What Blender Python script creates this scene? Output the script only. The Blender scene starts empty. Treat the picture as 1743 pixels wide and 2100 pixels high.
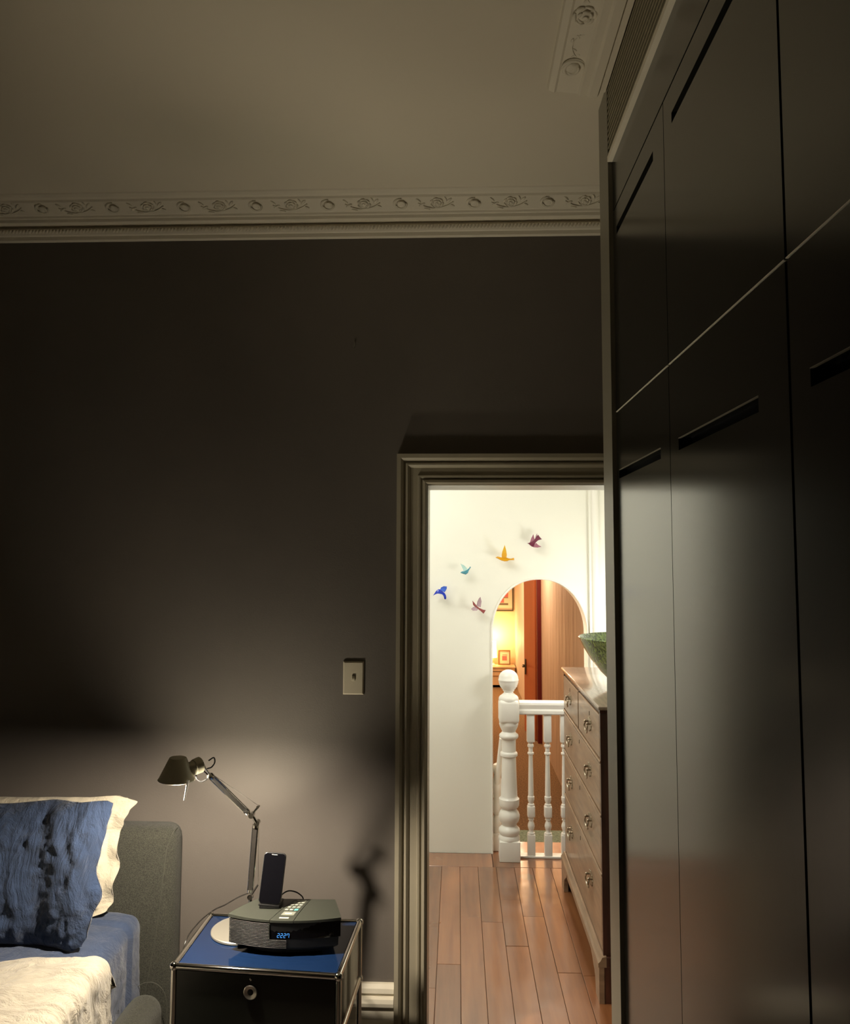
import bpy, bmesh, math, random
from mathutils import Vector, Matrix, noise
random.seed(7)
PI = math.pi
SC = bpy.context.scene
COL = SC.collection

# ---------------------------------------------------------------- camera
def set_camera():
    F, PX, PY = 1650.0, 871.5, 1009.0
    p = math.atan((1140 - PY) / F); a = math.atan((938 - PX) / F * math.cos(p)); r = 0.003
    fw = Vector((-math.sin(a) * math.cos(p), math.cos(a) * math.cos(p), math.sin(p)))
    rt = Vector((math.cos(a), math.sin(a), 0)); up = rt.cross(fw)
    rt2 = rt * math.cos(r) + up * math.sin(r); up2 = up * math.cos(r) - rt * math.sin(r)
    cam = bpy.data.cameras.new('camera'); o = bpy.data.objects.new('camera', cam); COL.objects.link(o)
    m = Matrix((rt2, up2, -fw)).transposed().to_4x4(); m.translation = Vector((0, 0, 1.72))
    o.matrix_world = m
    cam.sensor_fit = 'HORIZONTAL'; cam.sensor_width = 36; cam.lens = F / 1743 * 36
    cam.shift_y = -(1050 - PY) / 1743; cam.clip_start = 0.02; cam.clip_end = 60
    SC.camera = o
set_camera()

# ---------------------------------------------------------------- world, exposure, lights
W = bpy.data.worlds.new('night'); SC.world = W; W.use_nodes = True
W.node_tree.nodes['Background'].inputs[0].default_value = (0.6, 0.7, 1.0, 1)
W.node_tree.nodes['Background'].inputs[1].default_value = 0.0
vs = SC.view_settings
SC.display_settings.display_device = 'sRGB'
vs.view_transform = 'Standard'; vs.look = 'None'; vs.gamma = 1; vs.exposure = 0.0; vs.use_curve_mapping = False

def light(name, kind, loc, energy, color, radius=0.05, rot=None, **kw):
    l = bpy.data.lights.new(name, kind); l.energy = energy; l.color = color
    if kind in ('POINT', 'SPOT'): l.shadow_soft_size = radius
    for k, v in kw.items(): setattr(l, k, v)
    o = bpy.data.objects.new(name, l); COL.objects.link(o); o.location = loc
    if rot: o.rotation_euler = rot
    return o
WARM = (1.0, 0.86, 0.66)
light('hall_ceiling_light', 'AREA', (-0.85, 3.60, 2.93), 35.0, (1.0, 0.99, 0.94), shape='DISK', size=1.2)
light('landing_lamp_light', 'POINT', (0.98, 4.22, 1.32), 12.5, (1.0, 0.985, 0.93), 0.09)
light('corridor_light', 'AREA', (0.60, 5.45, 1.95), 24.0, (1.0, 0.82, 0.64), shape='DISK', size=0.3)
light('corridor_far_fill', 'POINT', (0.62, 9.9, 1.70), 26.0, (1.0, 0.78, 0.56), .10)  # added fill with no seen source, brightens the corridor wall
light('far_room_light', 'AREA', (-0.1, 13.3, 1.95), 75.0, (1.0, 0.70, 0.42), shape='DISK', size=0.4)

# ---------------------------------------------------------------- materials
def mat(name, col, rough=0.5, metal=0.0, spec=0.5, var=0.0, vscale=8.0, bump=0.0, bscale=60.0,
        stretch=(1, 1, 1), col2=None, trans=0.0, coat=0.0, emit=None, estr=0.0, detail=4.0, sheen=0.0, ior=1.5, bdist=0.01):
    m = bpy.data.materials.new(name); m.use_nodes = True; nt = m.node_tree; N = nt.nodes; L = nt.links
    b = N['Principled BSDF']
    b.inputs['Base Color'].default_value = (*col, 1); b.inputs['Roughness'].default_value = rough
    b.inputs['Metallic'].default_value = metal; b.inputs['Specular IOR Level'].default_value = spec
    b.inputs['IOR'].default_value = ior
    b.inputs['Transmission Weight'].default_value = trans; b.inputs['Coat Weight'].default_value = coat
    b.inputs['Coat Roughness'].default_value = 0.08
    b.inputs['Sheen Weight'].default_value = sheen
    if emit: b.inputs['Emission Color'].default_value = (*emit, 1); b.inputs['Emission Strength'].default_value = estr
    tc = N.new('ShaderNodeTexCoord'); mp = N.new('ShaderNodeMapping'); mp.inputs['Scale'].default_value = stretch
    L.new(tc.outputs['Object'], mp.inputs['Vector'])
    if var > 0 or col2:
        n = N.new('ShaderNodeTexNoise'); n.inputs['Scale'].default_value = vscale; n.inputs['Detail'].default_value = detail
        L.new(mp.outputs[0], n.inputs['Vector'])
        mx = N.new('ShaderNodeMix'); mx.data_type = 'RGBA'
        c2 = col2 if col2 else tuple(min(1, c * (1 + var)) for c in col)
        c1 = col if col2 else tuple(c * (1 - var) for c in col)
        mx.inputs['A'].default_value = (*c1, 1); mx.inputs['B'].default_value = (*c2, 1)
        cr = N.new('ShaderNodeValToRGB'); cr.color_ramp.elements[0].position = 0.35; cr.color_ramp.elements[1].position = 0.65
        L.new(n.outputs['Fac'], cr.inputs[0]); L.new(cr.outputs[0], mx.inputs['Factor'])
        L.new(mx.outputs['Result'], b.inputs['Base Color'])
    if bump > 0:
        n2 = N.new('ShaderNodeTexNoise'); n2.inputs['Scale'].default_value = bscale; n2.inputs['Detail'].default_value = 5
        L.new(mp.outputs[0], n2.inputs['Vector'])
        bp = N.new('ShaderNodeBump'); bp.inputs['Strength'].default_value = bump; bp.inputs['Distance'].default_value = bdist
        L.new(n2.outputs['Fac'], bp.inputs['Height']); L.new(bp.outputs[0], b.inputs['Normal'])
    return m

M = {}
M['wall_dark'] = mat('dark taupe wall paint', (0.150, 0.132, 0.114), 0.62, spec=0.3, var=0.04, vscale=3, bump=0.08, bscale=240, bdist=0.004)
M['ceiling'] = mat('ceiling plaster', (0.62, 0.56, 0.44), 0.75, spec=0.2, bump=0.05, bscale=120, bdist=0.004)
M['plaster'] = mat('cornice plaster', (0.66, 0.60, 0.48), 0.7, spec=0.25, bump=0.12, bscale=160, bdist=0.004)
M['trim'] = mat('cream gloss trim', (0.80, 0.74, 0.60), 0.38, bump=0.10, bscale=45, var=0.05, vscale=6, bdist=0.004)
M['frame'] = mat('taupe gloss door frame', (0.42, 0.375, 0.275), 0.36, bump=0.10, bscale=45, var=0.05, vscale=6, bdist=0.004)
M['hall_wall'] = mat('white hall paint', (0.84, 0.83, 0.74), 0.55, bump=0.05, bscale=90, var=0.015, vscale=2, bdist=0.004)
M['white_gloss'] = mat('white gloss paint', (0.84, 0.82, 0.75), 0.28, bump=0.05, bscale=50, bdist=0.003)
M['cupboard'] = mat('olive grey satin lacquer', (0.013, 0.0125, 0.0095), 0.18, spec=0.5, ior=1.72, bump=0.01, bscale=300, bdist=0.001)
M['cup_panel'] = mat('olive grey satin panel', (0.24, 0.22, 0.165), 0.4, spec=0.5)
M['black'] = mat('matt black void', (0.004, 0.004, 0.004), 0.8, spec=0.1)
M['grille'] = mat('grille paint', (0.34, 0.30, 0.20), 0.5)
M['carpet'] = mat('brown carpet', (0.30, 0.19, 0.105), 0.95, spec=0.1, var=0.3, vscale=60, bump=0.7, bscale=220)
M['green_carpet'] = mat('grey green stair carpet', (0.17, 0.20, 0.14), 0.95, spec=0.1, var=0.25, vscale=70, bump=0.7, bscale=220)
M['bed_carpet'] = mat('bedroom boards base', (0.075, 0.055, 0.040), 0.55, var=0.2, vscale=5)
M['dark_wood'] = mat('dark mahogany', (0.060, 0.020, 0.012), 0.30, var=0.35, vscale=9, stretch=(6, 6, 0.6), coat=0.3)
M['drawer_wood'] = mat('tan mahogany front', (0.27, 0.175, 0.105), 0.36, var=0.18, vscale=6, stretch=(1, 1, 7), coat=0.2, spec=0.6)  # tan, paler than the dark carcase wood
M['top_wood'] = mat('polished pale chest top', (0.34, 0.26, 0.19), 0.18, var=0.15, vscale=7, stretch=(8, 1, 1), coat=0.6)
M['brass'] = mat('aged brass', (0.36, 0.30, 0.22), 0.30, metal=1)
M['chrome'] = mat('polished chrome', (0.86, 0.84, 0.80), 0.07, metal=1)
M['alu'] = mat('brushed aluminium', (0.75, 0.72, 0.66), 0.30, metal=1, bump=0.05, bscale=300, stretch=(1, 12, 1))
M['disc'] = mat('satin aluminium disc', (0.40, 0.38, 0.32), 0.4, metal=0.6)
M['arm'] = mat('dark bronze arm', (0.02, 0.018, 0.016), 0.2)
M['rod'] = mat('pale aiming rod', (0.85, 0.83, 0.78), 0.4)
M['shade'] = mat('anodised lamp shade', (0.62, 0.57, 0.42), 0.42, metal=0.1)
M['shade_in'] = mat('white shade lining', (0.85, 0.83, 0.78), 0.6)
M['bulb'] = mat('frosted bulb', (1, 0.9, 0.75), 0.4, emit=(1, 0.84, 0.62), estr=14)
M['blue_metal'] = mat('gentian blue enamel', (0.006, 0.018, 0.056), 0.12, spec=0.6)
M['black_metal'] = mat('black enamel', (0.012, 0.013, 0.010), 0.22, spec=0.6)
M['side_metal'] = mat('mirror dark enamel side', (0.030, 0.027, 0.022), 0.05, spec=1.0, ior=2.2)
M['black_plastic'] = mat('black plastic', (0.007, 0.007, 0.007), 0.4, spec=0.3)
M['rib'] = mat('black grille rib', (0.010, 0.010, 0.009), 0.55, spec=0.2)
M['radio_top'] = mat('graphite plastic', (0.034, 0.037, 0.028), 0.48, bump=0.06, bscale=500)
M['screen'] = mat('black glass', (0.003, 0.003, 0.004), 0.04, spec=0.6)
M['led'] = mat('blue display digit', (0.02, 0.1, 0.3), 0.4, emit=(0.10, 0.42, 1.0), estr=0.55)
M['key'] = mat('grey key', (0.20, 0.21, 0.17), 0.5)
M['key_print'] = mat('key print', (0.60, 0.60, 0.50), 0.5)
M['key_teal'] = mat('teal key', (0.12, 0.42, 0.40), 0.5)
M['switch'] = mat('ivory switch plastic', (0.55, 0.49, 0.37), 0.35)
M['switch_dark'] = mat('brown switch rocker', (0.19, 0.16, 0.10), 0.3)
M['terracotta'] = mat('terracotta door paint', (0.52, 0.135, 0.045), 0.4, var=0.06, vscale=3, stretch=(1, 1, 0.2))
M['oxblood'] = mat('dark red door edge', (0.14, 0.006, 0.004), 0.5)
M['peach'] = mat('peach corridor wall', (0.74, 0.60, 0.47), 0.6, bump=0.32, bscale=5.5, stretch=(1, 1, 0.13), bdist=0.25)
M['peach_flat'] = mat('peach room wall', (0.82, 0.62, 0.38), 0.7)
M['paper'] = mat('picture mount', (0.80, 0.66, 0.48), 0.7)
M['pic_dark'] = mat('dark picture frame', (0.07, 0.055, 0.03), 0.4)
M['pic_brown'] = mat('brown picture frame', (0.25, 0.13, 0.05), 0.4)
M['print_pink'] = mat('pink print', (0.62, 0.16, 0.15), 0.7)
M['print_dark'] = mat('dark print', (0.16, 0.12, 0.08), 0.7)
M['pale_oak'] = mat('pale cabinet', (0.62, 0.42, 0.24), 0.5, var=0.1, vscale=5)
M['wire'] = mat('steel wire', (0.5, 0.48, 0.44), 0.3, metal=1)
M['chassis_fabric'] = None

def glass(name, col, dark=1.0):
    m = mat(name, col, 0.12, spec=0.6)
    nt = m.node_tree; N = nt.nodes; L = nt.links
    tr = N.new('ShaderNodeBsdfTransparent'); tr.inputs[0].default_value = (*[min(1, c * 1.15 + 0.08) for c in col], 1)
    mx = N.new('ShaderNodeMixShader'); mx.inputs[0].default_value = dark
    L.new(tr.outputs[0], mx.inputs[1]); L.new(N['Principled BSDF'].outputs[0], mx.inputs[2])
    L.new(mx.outputs[0], N['Material Output'].inputs[0])
    return m

def linen(name, col, fine=0.35, vert=(1, 1, 1), wr=0.5, wscale=9):
    m = bpy.data.materials.new(name); m.use_nodes = True; nt = m.node_tree; N = nt.nodes; L = nt.links
    b = N['Principled BSDF']; b.inputs['Roughness'].default_value = 0.9; b.inputs['Specular IOR Level'].default_value = 0.15
    b.inputs['Sheen Weight'].default_value = 0.2
    tc = N.new('ShaderNodeTexCoord')
    n0 = N.new('ShaderNodeTexNoise'); n0.inputs['Scale'].default_value = 40; n0.inputs['Detail'].default_value = 6
    mp0 = N.new('ShaderNodeMapping'); mp0.inputs['Scale'].default_value = vert; L.new(tc.outputs['Object'], mp0.inputs[0]); L.new(mp0.outputs[0], n0.inputs['Vector'])
    mx = N.new('ShaderNodeMix'); mx.data_type = 'RGBA'
    mx.inputs['A'].default_value = (*[c * 0.78 for c in col], 1); mx.inputs['B'].default_value = (*[min(1, c * 1.2) for c in col], 1)
    L.new(n0.outputs['Fac'], mx.inputs['Factor']); L.new(mx.outputs['Result'], b.inputs['Base Color'])
    w = N.new('ShaderNodeTexNoise'); w.inputs['Scale'].default_value = wscale; w.inputs['Detail'].default_value = 8; w.inputs['Roughness'].default_value = 0.62
    w.inputs['Distortion'].default_value = 0.8
    L.new(mp0.outputs[0], w.inputs['Vector'])
    f = N.new('ShaderNodeTexNoise'); f.inputs['Scale'].default_value = 350; L.new(tc.outputs['Object'], f.inputs['Vector'])
    b1 = N.new('ShaderNodeBump'); b1.inputs['Strength'].default_value = wr; b1.inputs['Distance'].default_value = 0.03
    b2 = N.new('ShaderNodeBump'); b2.inputs['Strength'].default_value = fine; b2.inputs['Distance'].default_value = 0.002
    L.new(w.outputs['Fac'], b1.inputs['Height']); L.new(f.outputs['Fac'], b2.inputs['Height'])
    L.new(b1.outputs[0], b2.inputs['Normal']); L.new(b2.outputs[0], b.inputs['Normal'])
    return m
M['blue_linen'] = linen('navy linen', (0.024, 0.040, 0.082), wr=1.0, vert=(1.6, 1, 0.6))
M['blue_sheet'] = linen('blue fitted sheet linen', (0.044, 0.064, 0.118), wr=0.5)
M['cream_linen'] = linen('cream linen', (0.56, 0.50, 0.38), wr=0.6)
M['duvet_linen'] = linen('ivory duvet linen', (0.40, 0.362, 0.285), wr=0.9, vert=(0.8, 1.5, 1))
M['seam'] = mat('headboard seam thread', (0.062, 0.062, 0.047), 0.8)
M['headboard'] = mat('charcoal wool upholstery', (0.050, 0.050, 0.037), 0.8, spec=0.3, var=0.5, vscale=330, bump=0.8, bscale=420, bdist=0.004, sheen=0.12)

def wood_floor():
    m = bpy.data.materials.new('polished rimu boards'); m.use_nodes = True; nt = m.node_tree; N = nt.nodes; L = nt.links
    b = N['Principled BSDF']; b.inputs['Coat Weight'].default_value = 1.0; b.inputs['Coat IOR'].default_value = 2.0; b.inputs['Coat Roughness'].default_value = 0.13
    oi = N.new('ShaderNodeObjectInfo'); tc = N.new('ShaderNodeTexCoord')
    mp = N.new('ShaderNodeMapping'); mp.inputs['Scale'].default_value = (22, 1.6, 22)
    ad = N.new('ShaderNodeVectorMath'); ad.operation = 'ADD'
    cx = N.new('ShaderNodeCombineXYZ'); mu = N.new('ShaderNodeMath'); mu.operation = 'MULTIPLY'; mu.inputs[1].default_value = 40
    L.new(oi.outputs['Random'], mu.inputs[0]); L.new(mu.outputs[0], cx.inputs[0]); L.new(mu.outputs[0], cx.inputs[1])
    L.new(tc.outputs['Object'], ad.inputs[0]); L.new(cx.outputs[0], ad.inputs[1]); L.new(ad.outputs[0], mp.inputs[0])
    n = N.new('ShaderNodeTexNoise'); n.inputs['Scale'].default_value = 1.0; n.inputs['Detail'].default_value = 6; L.new(mp.outputs[0], n.inputs['Vector'])
    cr = N.new('ShaderNodeValToRGB'); e = cr.color_ramp.elements
    e[0].position = 0.3; e[0].color = (0.19, 0.066, 0.022, 1); e[1].position = 0.72; e[1].color = (0.33, 0.130, 0.048, 1)
    L.new(n.outputs['Fac'], cr.inputs[0])
    hs = N.new('ShaderNodeHueSaturation'); mr = N.new('ShaderNodeMapRange')
    mr.inputs['To Min'].default_value = 0.78; mr.inputs['To Max'].default_value = 1.22
    L.new(oi.outputs['Random'], mr.inputs[0]); L.new(mr.outputs[0], hs.inputs['Value']); L.new(cr.outputs[0], hs.inputs['Color'])
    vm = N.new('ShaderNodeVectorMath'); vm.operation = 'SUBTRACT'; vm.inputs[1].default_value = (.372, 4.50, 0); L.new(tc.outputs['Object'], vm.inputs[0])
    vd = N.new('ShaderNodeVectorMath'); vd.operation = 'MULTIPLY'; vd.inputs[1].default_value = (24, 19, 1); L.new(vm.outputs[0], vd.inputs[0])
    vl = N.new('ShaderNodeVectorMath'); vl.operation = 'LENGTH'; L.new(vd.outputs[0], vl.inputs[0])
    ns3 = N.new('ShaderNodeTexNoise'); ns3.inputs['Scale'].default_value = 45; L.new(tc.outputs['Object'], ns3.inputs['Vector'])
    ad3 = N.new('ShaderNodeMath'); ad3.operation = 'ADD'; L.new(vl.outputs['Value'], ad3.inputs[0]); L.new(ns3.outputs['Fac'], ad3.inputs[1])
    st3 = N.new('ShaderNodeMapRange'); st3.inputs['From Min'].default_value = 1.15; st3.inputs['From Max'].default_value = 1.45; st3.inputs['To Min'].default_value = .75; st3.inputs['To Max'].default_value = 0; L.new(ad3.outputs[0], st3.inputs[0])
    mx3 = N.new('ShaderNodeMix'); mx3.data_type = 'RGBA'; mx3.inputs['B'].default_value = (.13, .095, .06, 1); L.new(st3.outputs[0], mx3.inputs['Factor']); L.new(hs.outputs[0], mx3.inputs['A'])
    L.new(mx3.outputs['Result'], b.inputs['Base Color'])
    n2 = N.new('ShaderNodeTexNoise'); n2.inputs['Scale'].default_value = 5; L.new(tc.outputs['Object'], n2.inputs['Vector'])
    r2 = N.new('ShaderNodeMapRange'); r2.inputs['To Min'].default_value = 0.22; r2.inputs['To Max'].default_value = 0.42
    L.new(n2.outputs['Fac'], r2.inputs[0]); L.new(r2.outputs[0], b.inputs['Roughness'])
    bp = N.new('ShaderNodeBump'); bp.inputs['Strength'].default_value = 0.08; bp.inputs['Distance'].default_value = 0.02
    L.new(n2.outputs['Fac'], bp.inputs['Height']); L.new(bp.outputs[0], b.inputs['Normal'])
    L.new(bp.outputs[0], b.inputs['Coat Normal'])
    return m
M['boards'] = wood_floor()

def leaf_glaze():
    m = bpy.data.materials.new('green leaf glaze'); m.use_nodes = True; nt = m.node_tree; N = nt.nodes; L = nt.links
    b = N['Principled BSDF']; b.inputs['Roughness'].default_value = 0.16; b.inputs['Coat Weight'].default_value = 0.6
    tc = N.new('ShaderNodeTexCoord'); mp = N.new('ShaderNodeMapping'); mp.inputs['Scale'].default_value = (1, 1, 0.45); L.new(tc.outputs['Object'], mp.inputs[0])
    v = N.new('ShaderNodeTexVoronoi'); v.feature = 'DISTANCE_TO_EDGE'; v.inputs['Scale'].default_value = 40
    n = N.new('ShaderNodeTexNoise'); n.inputs['Scale'].default_value = 42; n.inputs['Detail'].default_value = 3; n.inputs['Distortion'].default_value = 2.5
    L.new(mp.outputs[0], v.inputs['Vector']); L.new(mp.outputs[0], n.inputs['Vector'])
    # texture only in the upper band of the bowl, plain glaze at the foot
    sp = N.new('ShaderNodeSeparateXYZ'); L.new(tc.outputs['Object'], sp.inputs[0])
    mr = N.new('ShaderNodeMapRange'); mr.inputs['From Min'].default_value = 0.075; mr.inputs['From Max'].default_value = 0.12; L.new(sp.outputs['Z'], mr.inputs[0])
    cr = N.new('ShaderNodeValToRGB'); e = cr.color_ramp.elements
    e[0].position = 0.38; e[0].color = (0.020, 0.050, 0.004, 1); e[1].position = 0.60; e[1].color = (0.23, 0.33, 0.085, 1)
    L.new(n.outputs['Fac'], cr.inputs[0])
    mx = N.new('ShaderNodeMix'); mx.data_type = 'RGBA'; mx.inputs['A'].default_value = (0.055, 0.125, 0.018, 1)
    L.new(mr.outputs[0], mx.inputs['Factor']); L.new(cr.outputs[0], mx.inputs['B']); L.new(mx.outputs['Result'], b.inputs['Base Color'])
    mm = N.new('ShaderNodeMath'); mm.operation = 'MULTIPLY'; L.new(n.outputs['Fac'], mm.inputs[0]); L.new(mr.outputs[0], mm.inputs[1])
    bp = N.new('ShaderNodeBump'); bp.inputs['Strength'].default_value = 0.8; bp.inputs['Distance'].default_value = 0.012
    L.new(mm.outputs[0], bp.inputs['Height']); L.new(bp.outputs[0], b.inputs['Normal'])
    return m
M['leaf'] = leaf_glaze()

# ---------------------------------------------------------------- mesh helpers (world coordinates)
def BM(): return bmesh.new()
def box(bm, x0, x1, y0, y1, z0, z1, bevel=0, seg=2):
    r = bmesh.ops.create_cube(bm, size=1.0)
    vs_ = r['verts']
    for v in vs_:
        v.co = Vector((x0 + (v.co.x + .5) * (x1 - x0), y0 + (v.co.y + .5) * (y1 - y0), z0 + (v.co.z + .5) * (z1 - z0)))
    if bevel:
        es = set(e for v in vs_ for e in v.link_edges)
        bmesh.ops.bevel(bm, geom=list(es), offset=bevel, segments=seg, profile=0.5, affect='EDGES', clamp_overlap=True)
    return bm
def lathe(bm, prof, c=(0, 0, 0), axis=(0, 0, 1), seg=32, caps=True):
    ax = Vector(axis).normalized(); q = Vector((0, 0, 1)).rotation_difference(ax); c = Vector(c)
    rings = []
    for r, z in prof:
        rings.append([bm.verts.new(c + q @ Vector((r * math.cos(2 * PI * i / seg), r * math.sin(2 * PI * i / seg), z))) for i in range(seg)])
    for a, b in zip(rings, rings[1:]):
        for i in range(seg):
            bm.faces.new((a[i], a[(i + 1) % seg], b[(i + 1) % seg], b[i]))
    if caps:
        bm.faces.new(list(reversed(rings[0]))); bm.faces.new(rings[-1])
    return bm
def cyl(bm, a, b, r, r2=None, seg=16):
    a, b = Vector(a), Vector(b); d = b - a
    return lathe(bm, [(r, 0), (r if r2 is None else r2, d.length)], a, d, seg)
def tube(bm, pts, r, seg=8, cap=True):
    pts = [Vector(p) for p in pts]; rings = []; up = None
    for i, p in enumerate(pts):
        t = (pts[min(i + 1, len(pts) - 1)] - pts[max(i - 1, 0)]).normalized()
        if up is None:
            up = t.orthogonal().normalized()
        up = (up - t * up.dot(t)).normalized(); s = t.cross(up)
        rr = r(i / (len(pts) - 1)) if callable(r) else r
        rings.append([bm.verts.new(p + (up * math.cos(2 * PI * k / seg) + s * math.sin(2 * PI * k / seg)) * rr) for k in range(seg)])
    for a, b in zip(rings, rings[1:]):
        for k in range(seg): bm.faces.new((a[k], a[(k + 1) % seg], b[(k + 1) % seg], b[k]))
    if cap:
        bm.faces.new(list(reversed(rings[0]))); bm.faces.new(rings[-1])
    return bm
def spline(pts, n=12):
    P = [Vector(p) for p in pts]; P = [2 * P[0] - P[1]] + P + [2 * P[-1] - P[-2]]; out = []
    for i in range(1, len(P) - 2):
        for k in range(n):
            t = k / n; a, b, c, d = P[i - 1:i + 3]
            out.append(0.5 * ((2 * b) + (c - a) * t + (2 * a - 5 * b + 4 * c - d) * t * t + (-a + 3 * b - 3 * c + d) * t ** 3))
    out.append(P[-2]); return out
def ball(bm, c, r, u=20, v=12, s=(1, 1, 1)):
    m = Matrix.Translation(Vector(c)) @ Matrix.Diagonal((*s, 1))
    bmesh.ops.create_uvsphere(bm, u_segments=u, v_segments=v, radius=r, matrix=m); return bm
def extr(bm, poly, vec):
    """closed polygon (3d points) extruded by vec"""
    a = [bm.verts.new(Vector(p)) for p in poly]; b = [bm.verts.new(Vector(p) + Vector(vec)) for p in poly]
    n = len(a); bm.faces.new(a); bm.faces.new(list(reversed(b)))
    for i in range(n): bm.faces.new((a[i], b[i], b[(i + 1) % n], a[(i + 1) % n]))
    return bm

ORG = {}
def obj(name, bm, m, parent=None, smooth=False, kind=None, label=None, angle=35):
    me = bpy.data.meshes.new(name); 
    if parent is not None:
        o0 = ORG.get(parent.name, Vector((0, 0, 0)))
        bmesh.ops.translate(bm, verts=bm.verts, vec=-o0)
    bmesh.ops.recalc_face_normals(bm, faces=bm.faces)
    if smooth:
        for f in bm.faces: f.smooth = True
        ca = math.radians(angle)
        for e in bm.edges:
            if len(e.link_faces) == 2 and e.calc_face_angle(0) > ca: e.smooth = False
    bm.to_mesh(me); bm.free(); me.materials.append(m)
    o = bpy.data.objects.new(name, me); COL.objects.link(o)
    if parent is not None:
        o.parent = parent; ORG[o.name] = ORG.get(parent.name, Vector((0, 0, 0)))
    if kind: o['kind'] = kind
    if label: o['label'] = label
    return o
def centre(o, loc):
    """move a top-level mesh's origin"""
    loc = Vector(loc); o.data.transform(Matrix.Translation(-loc)); o.location = loc; ORG[o.name] = loc; return o
def tag(o, label, cat, group=None):
    o['label'] = label; o['category'] = cat
    if group: o['group'] = group
    return o
def thing(name, loc, label, cat, group=None):
    o = bpy.data.objects.new(name, None); COL.objects.link(o); o.location = loc; o.empty_display_size = 0.05
    ORG[o.name] = Vector(loc); return tag(o, label, cat, group)
def struct(name, bm, m, **kw): return obj(name, bm, m, kind='structure', **kw)
def sroot(name, loc=(0, 0, 0)):
    o = bpy.data.objects.new(name, None); COL.objects.link(o); o.location = loc; o['kind'] = 'structure'; ORG[o.name] = Vector(loc); return o
def share(name, src, parent, delta):
    o = bpy.data.objects.new(name, src.data); COL.objects.link(o); o.parent = parent
    o.location = Vector(src.location) + Vector(delta); return o

WY = 2.84            # bedroom side of the wall with the doorway
CZ = 2.99            # ceiling height
DX0, DX1, DH = -0.106, 0.70, 1.972

# ================================================================ ROOM SHELL
bm = BM(); box(bm, -3.3, DX0, WY, WY + .2, 0, CZ); box(bm, DX1, 1.1, WY, WY + .2, 0, CZ); box(bm, DX0, DX1, WY, WY + .2, DH, CZ)
struct('wall_back', bm, M['wall_dark'])
struct('wall_left', box(BM(), -3.4, -3.3, -1.6, WY + .2, 0, CZ), M['wall_dark'])
struct('wall_right', box(BM(), 1.05, 1.1, -1.6, WY, 0, CZ), M['wall_dark'])
struct('wall_front', box(BM(), -3.4, 1.1, -1.7, -1.6, 0, CZ), M['wall_dark'])
struct('ceiling', box(BM(), -3.4, 1.1, -1.7, WY + .2, CZ, CZ + .1), M['ceiling'])

# floor: bedroom boards and hall boards, each board its own part
fl = sroot('floor')
obj('subfloor', box(BM(), -3.4, 1.25, -1.7, 4.83, -.08, -.022), M['bed_carpet'], fl)
gap = 0.0016
x = -0.387; cols = []
while x < 1.15: cols.append(x); x += 0.1003
for i, x0 in enumerate(cols):
    x1 = min(x0 + 0.1003, 1.2)
    cuts = [3.04] + sorted({1: [3.8], 3: [3.55], 4: [4.0], 5: [3.95], 6: [3.72, 4.2], 7: [4.02], 8: [3.5]}.get(i, [3.3 + random.random()])) + [4.625]
    for a, b in zip(cuts, cuts[1:]):
        dz = random.uniform(-.0006, .0006)
        obj('floor_board', box(BM(), x0 + gap / 2, x1 - gap / 2, a + gap / 2, b - gap / 2, -.022, dz, 0.0012, 1), M['boards'], fl)
for a, b in ((-.9, .2), (.2, 1.2)):
    obj('floor_board', box(BM(), a + gap, b - gap, 4.627, 4.826, -.022, .0005, 0.0012, 1), M['boards'], fl)
x = -3.3
while x < 1.05:
    obj('floor_board', box(BM(), x + gap, min(x + .14, 1.05) - gap, -1.6, 3.038, -.022, 0, 0.0012, 1), M['bed_carpet'], fl); x += .14
x = -0.387 - .1003
while x > -2.2:
    obj('floor_board', box(BM(), x + gap / 2, x + .1003 - gap / 2, 3.041, 4.624, -.022, 0, 0.0012, 1), M['boards'], fl); x -= .1003

# cornices
def sweep(bm, prof, d0, d1, along='X'):
    a, b = [], []
    for p, z in prof:
        a.append(bm.verts.new((d0, p, z) if along == 'X' else (p, d0, z)))
        b.append(bm.verts.new((d1, p, z) if along == 'X' else (p, d1, z)))
    n = len(prof)
    for i in range(n): bm.faces.new((a[i], a[(i + 1) % n], b[(i + 1) % n], b[i]))
    bm.faces.new(a); bm.faces.new(list(reversed(b))); return bm
def un_z(v, Y, u=900):   # height of a moulding edge at depth Y seen at that height in the photo
    return 1.72 + (1140.5 - v) / 1650.0 * Y
cor = sroot('trim_1', (0, WY, CZ))
prof = [(2.845, CZ + .005), (2.845, 2.872), (2.822, 2.874), (2.819, 2.886), (2.812, 2.889), (2.806, 2.897), (2.803, 2.906), (2.806, 2.911),
        (2.812, 2.913), (2.812, 2.919), (2.782, 2.924), (2.779, 2.934), (2.774, 2.937), (2.771, 2.943), (2.766, 2.944),
        (2.722, 2.972), (2.718, 2.979), (2.706, 2.984), (2.70, 2.980), (2.690, 2.986), (2.682, CZ + .005)]
obj('cornice_moulding', sweep(BM(), prof, -3.3, 1.04), M['plaster'], cor)
bm = BM(); x = -1.9
while x < .62:
    m = Matrix.Translation((x, 2.804, 2.900)) @ Matrix.Rotation(math.radians(28), 4, 'Y') @ Matrix.Diagonal((.0032, .006, .0105, 1))
    bmesh.ops.create_icosphere(bm, subdivisions=1, radius=1, matrix=m); x += .0125
obj('rope_bead', bm, M['plaster'], cor, smooth=True, kind='stuff')

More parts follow.
